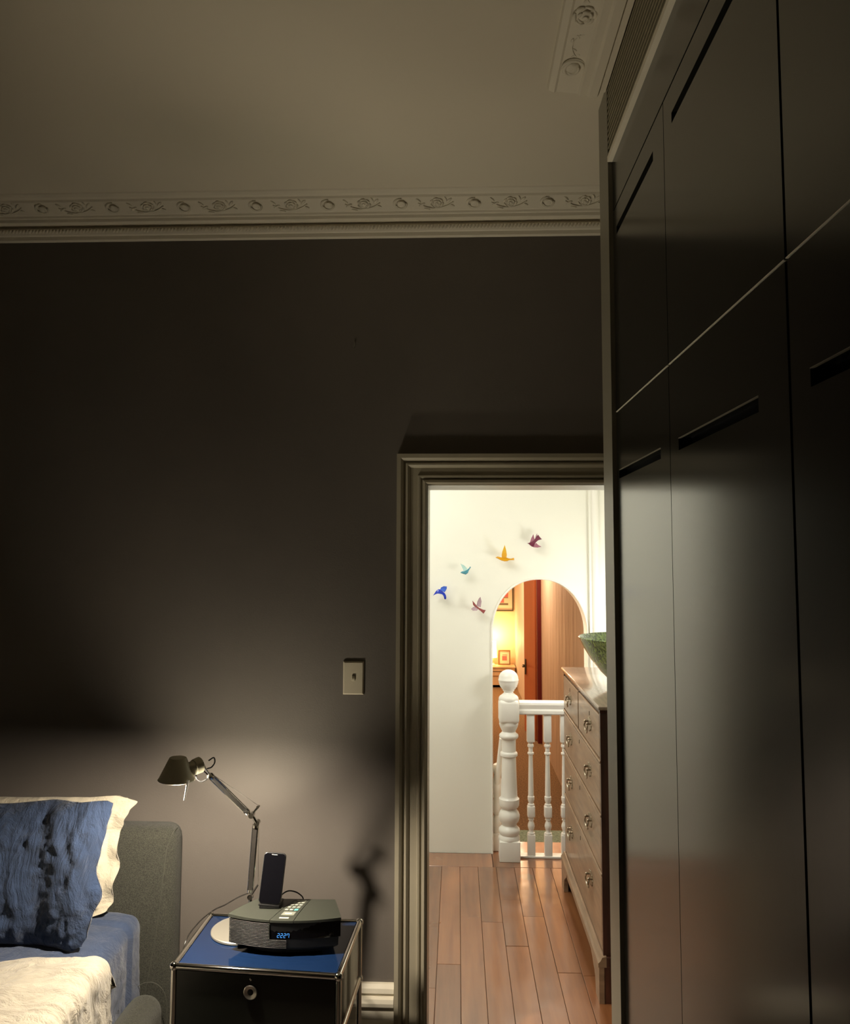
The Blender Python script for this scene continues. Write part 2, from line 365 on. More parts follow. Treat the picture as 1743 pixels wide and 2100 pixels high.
def rose_bm(kind):
    """relief flower in a local frame: x along band, y across band, z out"""
    bm = BM()
    def arc(r, a0, a1, w, h, cx=0, cy=0, sy=0.85):
        pts = [(cx + r * math.cos(a0 + (a1 - a0) * t / 10), cy + sy * r * math.sin(a0 + (a1 - a0) * t / 10), h) for t in range(11)]
        tube(bm, pts, lambda t: w * (0.35 + 0.65 * math.sin(PI * min(max(t, .05), .95))), 6)
    if kind == 'rose':
        lathe(bm, [(.0005, .008), (.006, .007), (.012, .0035), (.019, .0005), (.021, -.002)], seg=18)
        for k in range(6): arc(.021, k * PI / 3 + .2, k * PI / 3 + 1.15, .0042, .001)
        for k in range(5): arc(.013, k * 2 * PI / 5, k * 2 * PI / 5 + 1.1, .0032, .004)
        arc(.005, 0, 4.6, .0022, .0075)
    elif kind == 'bloom':
        lathe(bm, [(.0005, .006), (.007, .0075), (.013, .004), (.018, -.002)], seg=18)
        for r, o in ((.024, .3), (.019, 2.2), (.013, 4.0)):
            arc(r, o + 1.2, o + 4.4, .0042, .002 + (.024 - r) * .25)
        arc(.027, 1.9, 3.6, .003, .001)
    else:
        pts = spline([(-.062, .002, .001), (-.03, -.014, .002), (.005, -.018, .002), (.04, -.008, .002), (.062, .006, .001)], 6)
        tube(bm, pts, .0022, 6)
        for cx, cy, a, s in ((-.048, -.004, .5, 1), (-.03, -.022, -.2, .9), (.022, -.006, .9, .9), (.048, .012, .8, 1), (.058, -.008, -.4, .8), (-.06, .012, 2.4, .9), (.035, .018, 2.0, .7)):
            m = Matrix.Translation((cx, cy, 0)) @ Matrix.Rotation(a, 4, 'Z') @ Matrix.Diagonal((.013 * s, .0055 * s, .0042, 1))
            bmesh.ops.create_icosphere(bm, subdivisions=2, radius=1, matrix=m)
    return bm
rel = {}
for k in ('rose', 'bloom', 'leaf'):
    b_ = rose_bm(k); me = bpy.data.meshes.new(k + '_relief'); bmesh.ops.recalc_face_normals(b_, faces=b_.faces)
    for f in b_.faces: f.smooth = True
    b_.to_mesh(me); b_.free(); me.materials.append(M['plaster']); rel[k] = me
def relief(parent, k, name, mw):
    o = bpy.data.objects.new(name, rel[k]); COL.objects.link(o); o.parent = parent
    o.matrix_local = Matrix.Translation(-ORG[parent.name]) @ mw
bn = Vector((0, -0.53, -0.85)).normalized()      # face of the flower band
bx = Vector((1, 0, 0)); by = bn.cross(bx)
if by.z < 0: by = -by; 
def bandm(x, off=0, flip=1):
    c = Vector((x, 2.744, 2.958)) + by * off
    R = Matrix((bx * flip, (bn.cross(bx * flip)), bn)).transposed().to_4x4(); R.translation = c; return R
x0 = 0.352                                          # rose nearest the wardrobe; 258 mm repeat
k = 0
while x0 - k * .258 > -2.0:
    xx = x0 - k * .258
    relief(cor, 'bloom', 'carved_bloom', bandm(xx - .033, 0))
    relief(cor, 'rose', 'carved_rose', bandm(xx + .092, .002))
    relief(cor, 'leaf', 'leaf_spray', bandm(xx + .088, 0))
    k += 1

XP, XD = 0.402, 0.413      # wardrobe end panel face, door face
YP0, YP1 = 2.09, 2.215
c2 = sroot('trim_2', (XP, 1, CZ))
prof2 = [(.242, CZ + .004), (.247, 2.980), (.262, 2.972), (.268, 2.975), (.325, 2.968), (.331, 2.960), (.350, 2.962), (.356, 2.955), (.378, 2.957), (.384, 2.968), (.40, 2.970), (.403, CZ + .004)]
obj('cornice_moulding', sweep(BM(), prof2, -1.6, 2.10, 'Y'), M['plaster'], c2)
for k in range(9):
    R = Matrix(((0, 1, 0), (1, 0, 0), (0, 0, -1))).to_4x4(); R = R.transposed(); R.translation = Vector((.296, 1.985 - k * .20, 2.9715))
    relief(c2, 'bloom' if k % 2 == 0 else 'rose', 'carved_bloom' if k % 2 == 0 else 'carved_rose', R @ Matrix.Scale(1.35, 4))
    R2 = R.copy(); R2.translation = Vector((.296, 1.90 - k * .20, 2.9725)) ; relief(c2, 'leaf', 'leaf_spray', R2 @ Matrix.Scale(.7, 4))

# skirting board on the back wall
sk = [(WY + .01, 0), (WY - .030, 0), (WY - .030, .150), (WY - .022, .163), (WY - .018, .168), (WY - .018, .206), (WY - .021, .208), (WY - .030, .214), (WY - .032, .226),
      (WY - .028, .238), (WY - .019, .2435), (WY - .014, .244), (WY - .014, .249), (WY - .022, .254), (WY - .019, .268), (WY - .010, .280), (WY + .01, .282)]
struct('baseboard_back', sweep(BM(), sk, -3.3, -.2135), M['trim'])

# door architrave: mitred profile swept round the opening, one moulding part per side
ar = sroot('door_1', (DX0, WY, 0))
AP = [(0, 0), (0, .020), (.006, .026), (.014, .024), (.017, .014), (.020, .014), (.024, .022), (.030, .0225), (.033, .015), (.058, .0145), (.061, .020),
      (.068, .026), (.074, .025), (.077, .016), (.081, .016), (.084, .028), (.092, .034), (.106, .034), (.107, 0)]   # distance from opening, projection
def arch_side(p0, p1, dirn, cut0, cut1):
    """p0->p1 along the opening edge, profile goes outward by dirn; cut = how far the end moves per unit of width"""
    bm = BM(); a, b = [], []; d = (Vector(p1) - Vector(p0)).normalized()
    for w, h in AP:
        o_ = Vector(dirn) * w + Vector((0, -h, 0))
        a.append(bm.verts.new(Vector(p0) + o_ - d * w * cut0)); b.append(bm.verts.new(Vector(p1) + o_ + d * w * cut1))
    n = len(AP)
    for i in range(n): bm.faces.new((a[i], a[(i + 1) % n], b[(i + 1) % n], b[i]))
    bm.faces.new(a); bm.faces.new(list(reversed(b))); return bm
obj('left_architrave', arch_side((DX0, WY, 0), (DX0, WY, DH), (-1, 0, 0), 0, 1), M['frame'], ar)
obj('head_architrave', arch_side((DX0, WY, DH), (DX1, WY, DH), (0, 0, 1), 1, 1), M['frame'], ar)
obj('right_architrave', arch_side((DX1, WY, 0), (DX1, WY, DH), (1, 0, 0), 0, 1), M['frame'], ar)
bm = BM(); box(bm, DX0 - .002, DX0 + .003, WY - .004, WY + .205, 0, DH); obj('jamb', bm, M['frame'], ar)
bm = BM(); box(bm, DX1 - .003, DX1 + .002, WY - .004, WY + .205, 0, DH); obj('jamb', bm, M['frame'], ar)
bm = BM(); box(bm, DX0, DX1, WY - .004, WY + .205, DH - .003, DH + .002); obj('head_jamb', bm, M['frame'], ar)

# ================================================================ HALL SHELL
HY = 4.83; HT = .14
AX0, AX1, ASP, ATOP = 0.207, 0.767, 1.262, 1.583
def arch_z(x):
    c = (AX0 + AX1) / 2; h = (AX1 - AX0) / 2; t = max(-1, min(1, (x - c) / h))
    return ASP + (ATOP - ASP) * math.sqrt(max(0, 1 - abs(t) ** 2.15))
bm = BM()
NA = 48; xs = [(AX0 + AX1) / 2 - (AX1 - AX0) / 2 * math.cos(PI * i / NA) for i in range(NA + 1)]
CH = 2.99
def quad(bm, *p): bm.faces.new([bm.verts.new(q) for q in p])
for y in (HY, HY + HT):
    quad(bm, (-2.3, y, 0), (AX0, y, 0), (AX0, y, CH), (-2.3, y, CH))
    quad(bm, (AX1, y, 0), (1.25, y, 0), (1.25, y, CH), (AX1, y, CH))
    for a, b in zip(xs, xs[1:]):
        quad(bm, (a, y, arch_z(a)), (b, y, arch_z(b)), (b, y, CH), (a, y, CH))
for a, b in zip(xs, xs[1:]):
    quad(bm, (a, HY, arch_z(a)), (b, HY, arch_z(b)), (b, HY + HT, arch_z(b)), (a, HY + HT, arch_z(a)))
for xx in (AX0, AX1): quad(bm, (xx, HY, 0), (xx, HY + HT, 0), (xx, HY + HT, arch_z(xx)), (xx, HY, arch_z(xx)))
bmesh.ops.remove_doubles(bm, verts=bm.verts, dist=.0004)
struct('wall_hall_far', bm, M['hall_wall'])
# rolled plaster rim round the arch
pts = [(AX0 - .004, HY - .001, z) for z in (0.0, .4, .8, 1.1)] + [(x_ + (.004 if x_ > .487 else -.004) * abs(math.cos(PI * i / NA)), HY - .001, arch_z(x_) + .004) for i, x_ in enumerate(xs)]
obj_rim = struct('trim_3', tube(BM(), pts, .006, 8), M['white_gloss'], smooth=True)
# pier right of the arch, plus an added gloss round for a highlight stripe
bm = BM(); box(bm, AX1 + .012, 1.25, HY - .03, HY, 0, CH)
struct('wall_hall_pier', bm, M['hall_wall'])
struct('trim_4', lathe(BM(), [(.022, 0), (.022, CH)], (.815, HY - .030, 0), seg=24), M['white_gloss'], smooth=True)
struct('wall_hall_right', box(BM(), 1.2, 1.25, WY + .2, HY - .03, 0, CH), M['hall_wall'])
struct('wall_hall_left', box(BM(), -2.3, -2.2, WY + .2, HY, 0, CH), M['hall_wall'])
bm = BM(); box(bm, -2.3, DX0, WY + .2, WY + .21, 0, CH); box(bm, DX1, 1.25, WY + .2, WY + .21, 0, CH); box(bm, DX0, DX1, WY + .2, WY + .21, DH, CH)
struct('wall_hall_near', bm, M['hall_wall'])
struct('ceiling_hall', box(BM(), -2.3, 1.25, WY + .2, HY + HT, CH, CH + .1), M['hall_wall'])

# corridor and stairs beyond the arch
FZ = -.70; CY = HY + HT
st = sroot('floor_stairs', (0, CY, 0))
obj('landing_board', box(BM(), .10, 1.1, HY, 5.035, -.10, -.001), M['boards'], st)
zt = 0
for k in range(4):
    z1 = -.012 - k * .172; y0 = 5.03 + k * .25
    bm = BM(); box(bm, .10, 1.1, y0, y0 + .26, z1 - .172 - (.02 if k < 3 else 0), z1, .012, 3)
    obj('stair_step', bm, M['green_carpet'], st, smooth=True)
struct('floor_corridor', box(BM(), -2.6, 1.2, 6.0, 15.8, FZ - .1, FZ), M['carpet'])
struct('wall_corridor_right', box(BM(), 1.1, 1.2, CY, 15.8, FZ - .1, 2.3), M['peach'])
struct('wall_corridor_left', box(BM(), .0, .10, CY, 10.8, FZ - .1, 2.3), M['peach'])
struct('wall_far_room_near', box(BM(), -2.5, 0, 10.7, 10.8, FZ - .1, 2.3), M['peach_flat'])
struct('wall_far_room_left', box(BM(), -2.6, -2.5, 10.7, 15.8, FZ - .1, 2.3), M['peach_flat'])
struct('wall_far_room_back', box(BM(), -2.6, 1.2, 15.6, 15.7, FZ - .1, 2.3), M['peach_flat'])
struct('ceiling_corridor', box(BM(), -2.6, 1.2, CY, 15.8, 2.0, 2.1), M['peach_flat'])
bm = BM(); box(bm, .0, 1.2, CY, 6.03, FZ - .2, FZ - .1)
struct('floor_under_stairs', bm, M['black'])

# open terracotta door at the end of the corridor
d2 = sroot('door_2', (1.08, 10.75, FZ))
h = Vector((1.052, 10.86, 0)); f = Vector((.958, 11.45, 0)); dv = (f - h).normalized(); nv = Vector((dv.y, -dv.x, 0)) * .022
poly = [h - nv, f - nv, f + nv, h + nv]
obj('door_leaf', extr(BM(), [(p.x, p.y, FZ + .01) for p in poly], (0, 0, 2.35)), M['terracotta'], d2)
obj('door_jamb', box(BM(), 1.047, 1.10, 10.70, 10.80, FZ, 2.0), M['oxblood'], d2)
bm = BM(); cyl(bm, (.945, 11.36, .205), (.905, 11.355, .205), .02); tube(bm, [(.908, 11.355, .205), (.903, 11.35, .205), (.902, 11.28, .207), (.902, 11.23, .209)], .011, 8)
box(bm, .935, .95, 11.33, 11.39, .09, .30, .004)
obj('door_handle', bm, M['pic_dark'], d2, smooth=True)

# ================================================================ WARDROBE
wd = thing('wardrobe', (XD, 2.0, 0), 'dark olive-grey built-in wardrobe running up to the ceiling on the right', 'wardrobe')
bm = BM(); box(bm, XP, XP + .02, YP0, YP1, 0, CZ - .004); box(bm, XP + .02, 1.04, YP1 - .02, YP1, 0, CZ - .004)
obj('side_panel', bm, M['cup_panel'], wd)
joints = [YP0 - .002, 1.568, 1.005, .45, -.10, -.66]
obj('carcass', box(BM(), XD + .024, 1.04, joints[-1], YP1 - .021, .0, CZ - .004), M['black'], wd)
ZB, ZM, ZT = .10, 2.093, 2.630
def door_leaf(y0, y1, z0, z1, slot):
    """slot = (ya, yb, za, zb) cut-out for fingers"""
    g = .0018; y0, y1, z0, z1 = y0 + g, y1 - g, z0 + g, z1 - g
    ya, yb, za, zb = slot; bm = BM(); X0, X1 = XD, XD + .02
    Y = [y0, ya, yb, y1]; Z = [z0, za, zb, z1]
    def F(*p): bm.faces.new([bm.verts.new(q) for q in p])
    for i in range(3):
        for j in range(3):
            if i == 1 and j == 1: continue
            for X in (X0, X1): F((X, Y[i], Z[j]), (X, Y[i + 1], Z[j]), (X, Y[i + 1], Z[j + 1]), (X, Y[i], Z[j + 1]))
    for (a, b, c, d) in ((y0, y1, z0, z1), (ya, yb, za, zb)):
        for p, q in (((a, c), (b, c)), ((b, c), (b, d)), ((b, d), (a, d)), ((a, d), (a, c))):
            F((X0, *p), (X0, *q), (X1, *q), (X1, *p))
    bmesh.ops.remove_doubles(bm, verts=bm.verts, dist=1e-5); return bm
for i, (yb, ya) in enumerate(zip(joints, joints[1:])):
    if i == 0: sl = (1.64, 2.06); su = (1.655, 2.045)
    else:
        sl = (yb - .46, yb - .06); su = sl
    wide = .0 if i != 2 else .0
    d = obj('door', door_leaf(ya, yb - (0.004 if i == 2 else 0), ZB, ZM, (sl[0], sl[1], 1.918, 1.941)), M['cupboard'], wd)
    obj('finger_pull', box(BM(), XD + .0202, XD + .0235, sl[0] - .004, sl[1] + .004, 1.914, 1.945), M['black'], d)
    obj('lit_edge', box(BM(), XD - .0006, XD + .004, sl[0], sl[1], 1.9400, 1.9410), M['cup_panel'], d)  # pale strip paints the light caught along the slot's top edge
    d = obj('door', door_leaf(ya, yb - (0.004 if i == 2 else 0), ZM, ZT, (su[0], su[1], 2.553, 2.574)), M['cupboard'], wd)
    obj('lit_edge', box(BM(), XD - .0009, XD + .004, ya + .003, yb - .003, ZM + .0006, ZM + .0020), M['trim'], d)  # cream strip, light on the upper door's lower edge put in as colour
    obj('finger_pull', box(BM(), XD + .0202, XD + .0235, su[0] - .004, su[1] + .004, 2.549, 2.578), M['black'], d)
obj('fascia', box(BM(), XD, XD + .02, joints[-1], YP0 - .004, ZT + .003, 2.768), M['cupboard'], wd)
obj('plinth', box(BM(), XD + .012, XD + .0235, joints[-1], YP0 - .002, 0, ZB - .003), M['black'], wd)
gr = obj('vent_grille', box(BM(), XP - .002, XP + .02, joints[-1], YP0 - .004, 2.768, 2.782), M['cup_panel'], wd)
gr.data.materials[0] = M['trim']
ns = 12
src = None
for k in range(ns):
    z = 2.790 + k * (2.966 - 2.790) / (ns - 1)
    bm = BM(); extr(bm, [(XP, joints[-1], z + .001), (XP, joints[-1], z - .0045), (XP + .012, joints[-1], z + .0045), (XP + .011, joints[-1], z + .006)], (0, YP0 - .004 - joints[-1], 0))
    obj('slat', bm, M['grille'], gr)

# ================================================================ BED
bed = thing('bed', (-1.95, 1.65, 0), 'double bed base with padded charcoal wool headboard against the dark wall', 'bed')
bm = BM(); box(bm, -2.95, -.938, 2.722, 2.832, .12, .812, .045, 6)
hb = obj('headboard', bm, M['headboard'], bed, smooth=True, angle=60)
bm = BM(); pts = spline([(-1.042, 2.7222, .15), (-1.026, 2.7220, .27), (-.991, 2.7218, .49), (-.974, 2.7222, .66), (-.966, 2.7260, .745), (-.955, 2.738, .785), (-.944, 2.762, .806)], 8)
tube(bm, pts, .0022, 6); obj('seam_piping', bm, M['seam'], hb, smooth=True)
bm = BM()
pts = [(-.985, y, .235) for y in (.45, 1.2, 1.9, 2.35, 2.52, 2.60, 2.66, 2.69)]
def rr(t): return .062 if t < .9 else .062 * math.sqrt(max(.05, 1 - ((t - .9) / .1) ** 2 * .6))
box(bm, -1.045, -.930, .42, 2.665, .08, .335, .056, 8)
rail = obj('side_rail', bm, M['headboard'], bed, smooth=True, angle=60)
bm = BM(); tube(bm, spline([(-1.03, 2.655, .338), (-1.0, 2.66, .352), (-.965, 2.66, .350), (-.935, 2.658, .32), (-.925, 2.655, .26), (-.926, 2.655, .14)], 6), .0012, 6)
obj('seam_piping', bm, M['seam'], rail, smooth=True)
obj('side_rail', box(BM(), -2.95, -2.83, .42, 2.665, .10, .345, .05, 6), M['headboard'], bed, smooth=True)
obj('foot_rail', box(BM(), -2.83, -1.045, .42, .54, .10, .345, .05, 6), M['headboard'], bed, smooth=True)
obj('slat_base', box(BM(), -2.84, -1.04, .53, 2.70, .22, .275), M['black'], bed)
for px_, py_ in ((-1.0, .5), (-2.88, .5), (-1.0, 2.6), (-2.88, 2.6)): obj('leg', cyl(BM(), (px_, py_, 0), (px_, py_, .12), .025), M['black_plastic'], bed)

def fbm(p, o=4): return noise.fractal(Vector(p), 1.0, 2.1, o, noise_basis='PERLIN_ORIGINAL')
# mattress with fitted sheet
bm = BM(); nx, ny = 60, 70
def mat_pt(s, t):
    # s: across top then down right side; t along Y
    X0, X1, Y0, Y1 = -2.84, -1.035, .52, 2.705
    top = .555; r = .045
    L1 = X1 - r - X0; L2 = r * PI / 2; L3 = .245
    d = s * (L1 + L2 + L3)
    if d < L1: x_, z_, n_ = X0 + d, top, Vector((0, 0, 1))
    elif d < L1 + L2:
        a = (d - L1) / r; x_, z_, n_ = X1 - r + r * math.sin(a), top - r + r * math.cos(a), Vector((math.sin(a), 0, math.cos(a)))
    else: x_, z_, n_ = X1, top - r - (d - L1 - L2), Vector((1, 0, 0))
    y_ = Y0 + t * (Y1 - Y0); 
    e = max(0, (y_ - (Y1 - .05)) / .05); z_ -= .028 * e * e; x_ -= .022 * e * e * (1 if x_ > -1.2 else 0)
    p = Vector((x_, y_, z_))
    w = .006 * fbm((x_ * 5, y_ * 5, z_ * 5)) + .004 * fbm((x_ * 14, y_ * 7, z_ * 6 + 9))
    if x_ > -1.25: w += .007 * abs(fbm((z_ * 5 + 3, y_ * 9 + z_ * 4, 1.7)))
    if y_ > 2.60 and x_ > -1.2: w += .010
    return p + n_ * w
S_ = [i / 40 * .86 for i in range(40)] + [.86 + .14 * i / 60 for i in range(61)]
T_ = [i / 30 * .7 for i in range(30)] + [.7 + .3 * i / 70 for i in range(71)]
g = [[bm.verts.new(mat_pt(s, t)) for s in S_] for t in T_]
for a, b in zip(g, g[1:]):
    for i in range(len(S_) - 1): bm.faces.new((a[i], a[i + 1], b[i + 1], b[i]))
# far end and bottom
for row in (g[0], g[-1]):
    low = [bm.verts.new((v.co.x, v.co.y + (.0 if row is g[0] else .004), min(v.co.z, .278))) for v in row]
    for i in range(len(row) - 1): 
        bm.faces.new((row[i], row[i + 1], low[i + 1], low[i]))
mt = obj('mattress', bm, M['blue_sheet'], smooth=True, angle=80)
tag(centre(mt, (-1.95, 1.65, .28)), 'thick mattress in a blue fitted sheet, its far corner bare', 'mattress')

# duvet
def duv(s, t):
    X0, X1 = -2.95, -.962; r = .05
    top = .606; L1 = X1 - r - X0; L2 = r * PI / 2; L3 = .40
    d = s * (L1 + L2 + L3)
    y_ = .42 + t * (2.315 - .42)
    if d < L1: x_, z_, n_ = X0 + d, top, Vector((0, 0, 1))
    elif d < L1 + L2:
        a = (d - L1) / r; x_, z_, n_ = X1 - r + r * math.sin(a), top - r + r * math.cos(a), Vector((math.sin(a), 0, math.cos(a)))
    else: x_, z_, n_ = X1, top - r - (d - L1 - L2), Vector((1, 0, 0))
    y_ += .016 * math.sin(x_ * 6.0 + 1.2) * (t ** 6)
    if x_ < -1.17: z_ -= .022 * min(1, (-1.17 - x_) / .12) * t ** 8
    e = max(0, (t - .975) / .025); z_ -= .042 * e * e if d < L1 + L2 else 0
    x_ -= .012 * e * e if d >= L1 else 0
    w = .010 * fbm((x_ * 2.2, y_ * 2.6, z_ * 2), 3)
    q = (x_ * 3.2 + y_ * 2.2, y_ * 9 - x_ * 5, z_ * 4)
    w += .014 * (abs(fbm(q, 5)) - .15) * (1 if d < L1 else .8)
    if d > L1 * .97: w += .012 * (abs(fbm((y_ * 26, z_ * 7, 3.3), 4)) - .1)
    return Vector((x_, y_, z_)) + n_ * w
S_ = [i / 90 * .80 for i in range(90)] + [.80 + .2 * i / 90 for i in range(91)]
T_ = [i / 40 * .6 for i in range(40)] + [.6 + .4 * i / 130 for i in range(131)]
bm = BM(); g = [[bm.verts.new(duv(s, t)) for s in S_] for t in T_]
for a, b in zip(g, g[1:]):
    for i in range(len(S_) - 1): bm.faces.new((a[i], a[i + 1], b[i + 1], b[i]))
dv_ = obj('duvet', bm, M['duvet_linen'], smooth=True, angle=80)
md = dv_.modifiers.new('thick', 'SOLIDIFY'); md.thickness = .022; md.offset = -1
tag(centre(dv_, (-1.95, 1.4, .57)), 'rumpled ivory linen duvet drawn back from the head of the bed', 'duvet')

def interp(tab, z):
    tab = sorted(tab)
    if z <= tab[0][0]: return tab[0][1]
    for (a, b), (c, d) in zip(tab, tab[1:]):
        if z <= c:
            t = (z - a) / (c - a); t = t * t * (3 - 2 * t); return b + (d - b) * t
    return tab[-1][1]
def pillow(name, m, xl, edge, top, bot, yc, th, lean, seed, wr, flange=0.0, label='', recede=0):
    bm = BM(); nu, nv = 110, 84; sides = []
    for sgn in (-1, 1):
        rows = []
        for j in range(nv + 1):
            v = j / nv; row = []
            vv = -math.cos(PI * v)        # -1..1
            for i in range(nu + 1):
                u = i / nu; uu = -math.cos(PI * u)
                z0 = interp(bot, uu); z1 = interp(top, uu)
                z_ = z0 + (z1 - z0) * (vv + 1) / 2
                xr = interp(edge, (vv + 1) / 2)
                x_ = xl + (xr - xl) * (uu + 1) / 2
                fu = 1 - flange if uu > 0 else 1
                a = max(0, 1 - (abs(uu) / fu) ** 2.8) ** .62; b_ = max(0, 1 - abs(vv) ** 3.2) ** .6
                T = th * a * b_
                n1 = fbm((x_ * 7 + seed, z_ * 3.5, seed), 4); n2 = fbm((x_ * 22 + seed, z_ * 9, seed * 2), 4); n3 = fbm((x_ * 9 + z_ * 15, z_ * 20 - x_ * 6, seed), 3)
                fold = wr * (.006 * n1 + .010 * (abs(n2) - .2) + .006 * (abs(n3) - .15) - .006 * max(0, .12 - abs(noise.noise((x_ * 6 + z_ * 3, z_ * 4.5 - x_ * 2, seed)))) / .12)
                k_ = min(1, (1 - abs(uu)) * 8, (1 - abs(vv)) * 8)
                y_ = yc + lean * (vv + 1) / 2 + sgn * max(.0016, T + fold * (.25 + .75 * k_)) 
                if (i in (0, nu) or j in (0, nv)): y_ = yc + lean * (vv + 1) / 2 + wr * .012 * fbm((x_ * 9, z_ * 14, seed), 2)
                if flange and uu > .86: y_ += .010 * math.sin(z_ * 60 + seed) * (uu - .86) / .14
                if recede: y_ += recede * max(0, min(.11, -1.13 - x_))
                row.append(bm.verts.new((x_, y_, z_)))
            rows.append(row)
        sides.append(rows)
        for a, b in zip(rows, rows[1:]):
            for i in range(nu): bm.faces.new((a[i], a[i + 1], b[i + 1], b[i]))
    bmesh.ops.remove_doubles(bm, verts=bm.verts, dist=.0003)
    o = obj(name, bm, m, smooth=True, angle=100)
    return tag(centre(o, ((xl + edge[0][1]) / 2, yc, bot[0][1])), label, 'pillow')
pillow('pillow', M['blue_linen'], -1.78, [(0, -1.10), (.08, -1.085), (.20, -1.075), (.36, -1.050), (.52, -1.072), (.66, -1.062), (.80, -1.052), (.95, -1.038), (1, -1.035)],
       [(-1, .955), (-.6, .945), (0, .955), (.6, .972), (.95, .982), (1, .975)], [(-1, .56), (0, .558), (.6, .556), (.9, .560), (1, .575)],
       2.415, .058, .035, 12.7, 1.2, 0, 'crumpled navy linen pillow standing in front of the cream one', .42)
pillow('pillow', M['cream_linen'], -1.80, [(0, -1.165), (.06, -1.115), (.12, -1.100), (.25, -1.098), (.42, -1.086), (.55, -1.090), (.70, -1.092), (.80, -1.078), (.90, -1.060), (.97, -1.040), (1, -1.075)],
       [(-1, .93), (0, .93), (.6, .932), (.9, .940), (1, .930)], [(-1, .57), (.5, .562), (.9, .560), (1, .57)],
       2.615, .060, .03, 8.4, .8, .10, 'cream linen pillow with a floppy flange, upright against the headboard')

# ================================================================ NIGHTSTAND
ns_ = thing('nightstand', (-.58, 2.6, 0), 'chrome-tube bedside cabinet with blue metal top and black drop front', 'nightstand')
A = Vector((-.835, 2.446)); B = Vector((-.341, 2.407)); Cc = Vector((-.827, 2.778)); D = Vector((-.323, 2.754))
ZTOP = .512; ZMID = .335; ZLOW = .145; RT = .0088
cor4 = {'a': A, 'b': B, 'd': D, 'c': Cc}
def P3(p, z): return Vector((p.x, p.y, z))
for z in (ZTOP, ZMID, ZLOW):
    for p, q in ((A, B), (B, D), (D, Cc), (Cc, A)):
        obj('frame_tube', cyl(BM(), P3(p, z), P3(q, z), RT, seg=16), M['chrome'], ns_, smooth=True)
for p in (A, B, Cc, D):
    for z0, z1 in ((ZLOW, ZMID), (ZMID, ZTOP), (-.145, ZLOW)):
        obj('frame_tube', cyl(BM(), P3(p, z0), P3(p, z1), RT, seg=16), M['chrome'], ns_, smooth=True)
    for z in (ZLOW, ZMID, ZTOP):
        obj('ball_joint', ball(BM(), P3(p, z), .0128), M['chrome'], ns_, smooth=True)
    obj('foot', cyl(BM(), P3(p, -.1598), P3(p, -.14), .014, .011), M['black_plastic'], ns_, smooth=True)
ctr = (A + B + Cc + D) / 4
def shrink(p, d): v = (ctr - p); return p + v * (d / v.length)
q = [shrink(p, .012) for p in (A, B, D, Cc)]
obj('top_panel', extr(BM(), [P3(p, .5105) for p in q], (0, 0, .004)), M['blue_metal'], ns_, label='glossy blue metal top panel')
def vpanel(p, q_, z0, z1, m, name, t=.0025, **kw):
    d = (q_ - p).normalized(); n = Vector((d.y, -d.x)) * t; p1, q1 = p + d * .010, q_ - d * .010
    return obj(name, extr(BM(), [P3(v, z0) for v in (p1 - n, q1 - n, q1 + n, p1 + n)], (0, 0, z1 - z0)), m, ns_, **kw)
dr = vpanel(A, B, ZMID + .010, ZTOP - .010, M['black_metal'], 'drop_front')
vpanel(B, D, ZMID + .010, ZTOP - .010, M['side_metal'], 'side_panel')
vpanel(A, Cc, ZMID + .010, ZTOP - .010, M['black_metal'], 'side_panel')
vpanel(Cc, D, ZMID + .010, ZTOP - .010, M['black_metal'], 'back_panel')
obj('bottom_panel', extr(BM(), [P3(p, ZMID) for p in q], (0, 0, .004)), M['black_metal'], ns_)
obj('shelf_panel', extr(BM(), [P3(p, ZLOW) for p in q], (0, 0, .004)), M['black_metal'], ns_)
kc = A + (B - A) * .475; nrm = Vector(((B - A).normalized().y, -(B - A).normalized().x)); nrm = -nrm if nrm.y > 0 else nrm
n3 = Vector((nrm.x, nrm.y, 0))
kp = P3(kc, .4545) + n3 * .0025
bm = lathe(BM(), [(.0205, 0), (.0205, .003), (.0185, .0045), (.009, .0022), (.009, .0)], kp, n3, 32, caps=False)
kn = obj('lock_ring', bm, M['alu'], dr, smooth=True)
obj('lock_core', lathe(BM(), [(.0085, -.001), (.0085, .0025), (.006, .0032)], kp, n3, 24), M['black_plastic'], dr, smooth=True)
obj('catch', lathe(BM(), [(.0035, 0), (.0035, .002), (.002, .003)], P3(kc, .4905) + n3 * .0025, n3, 12), M['chrome'], dr, smooth=True)

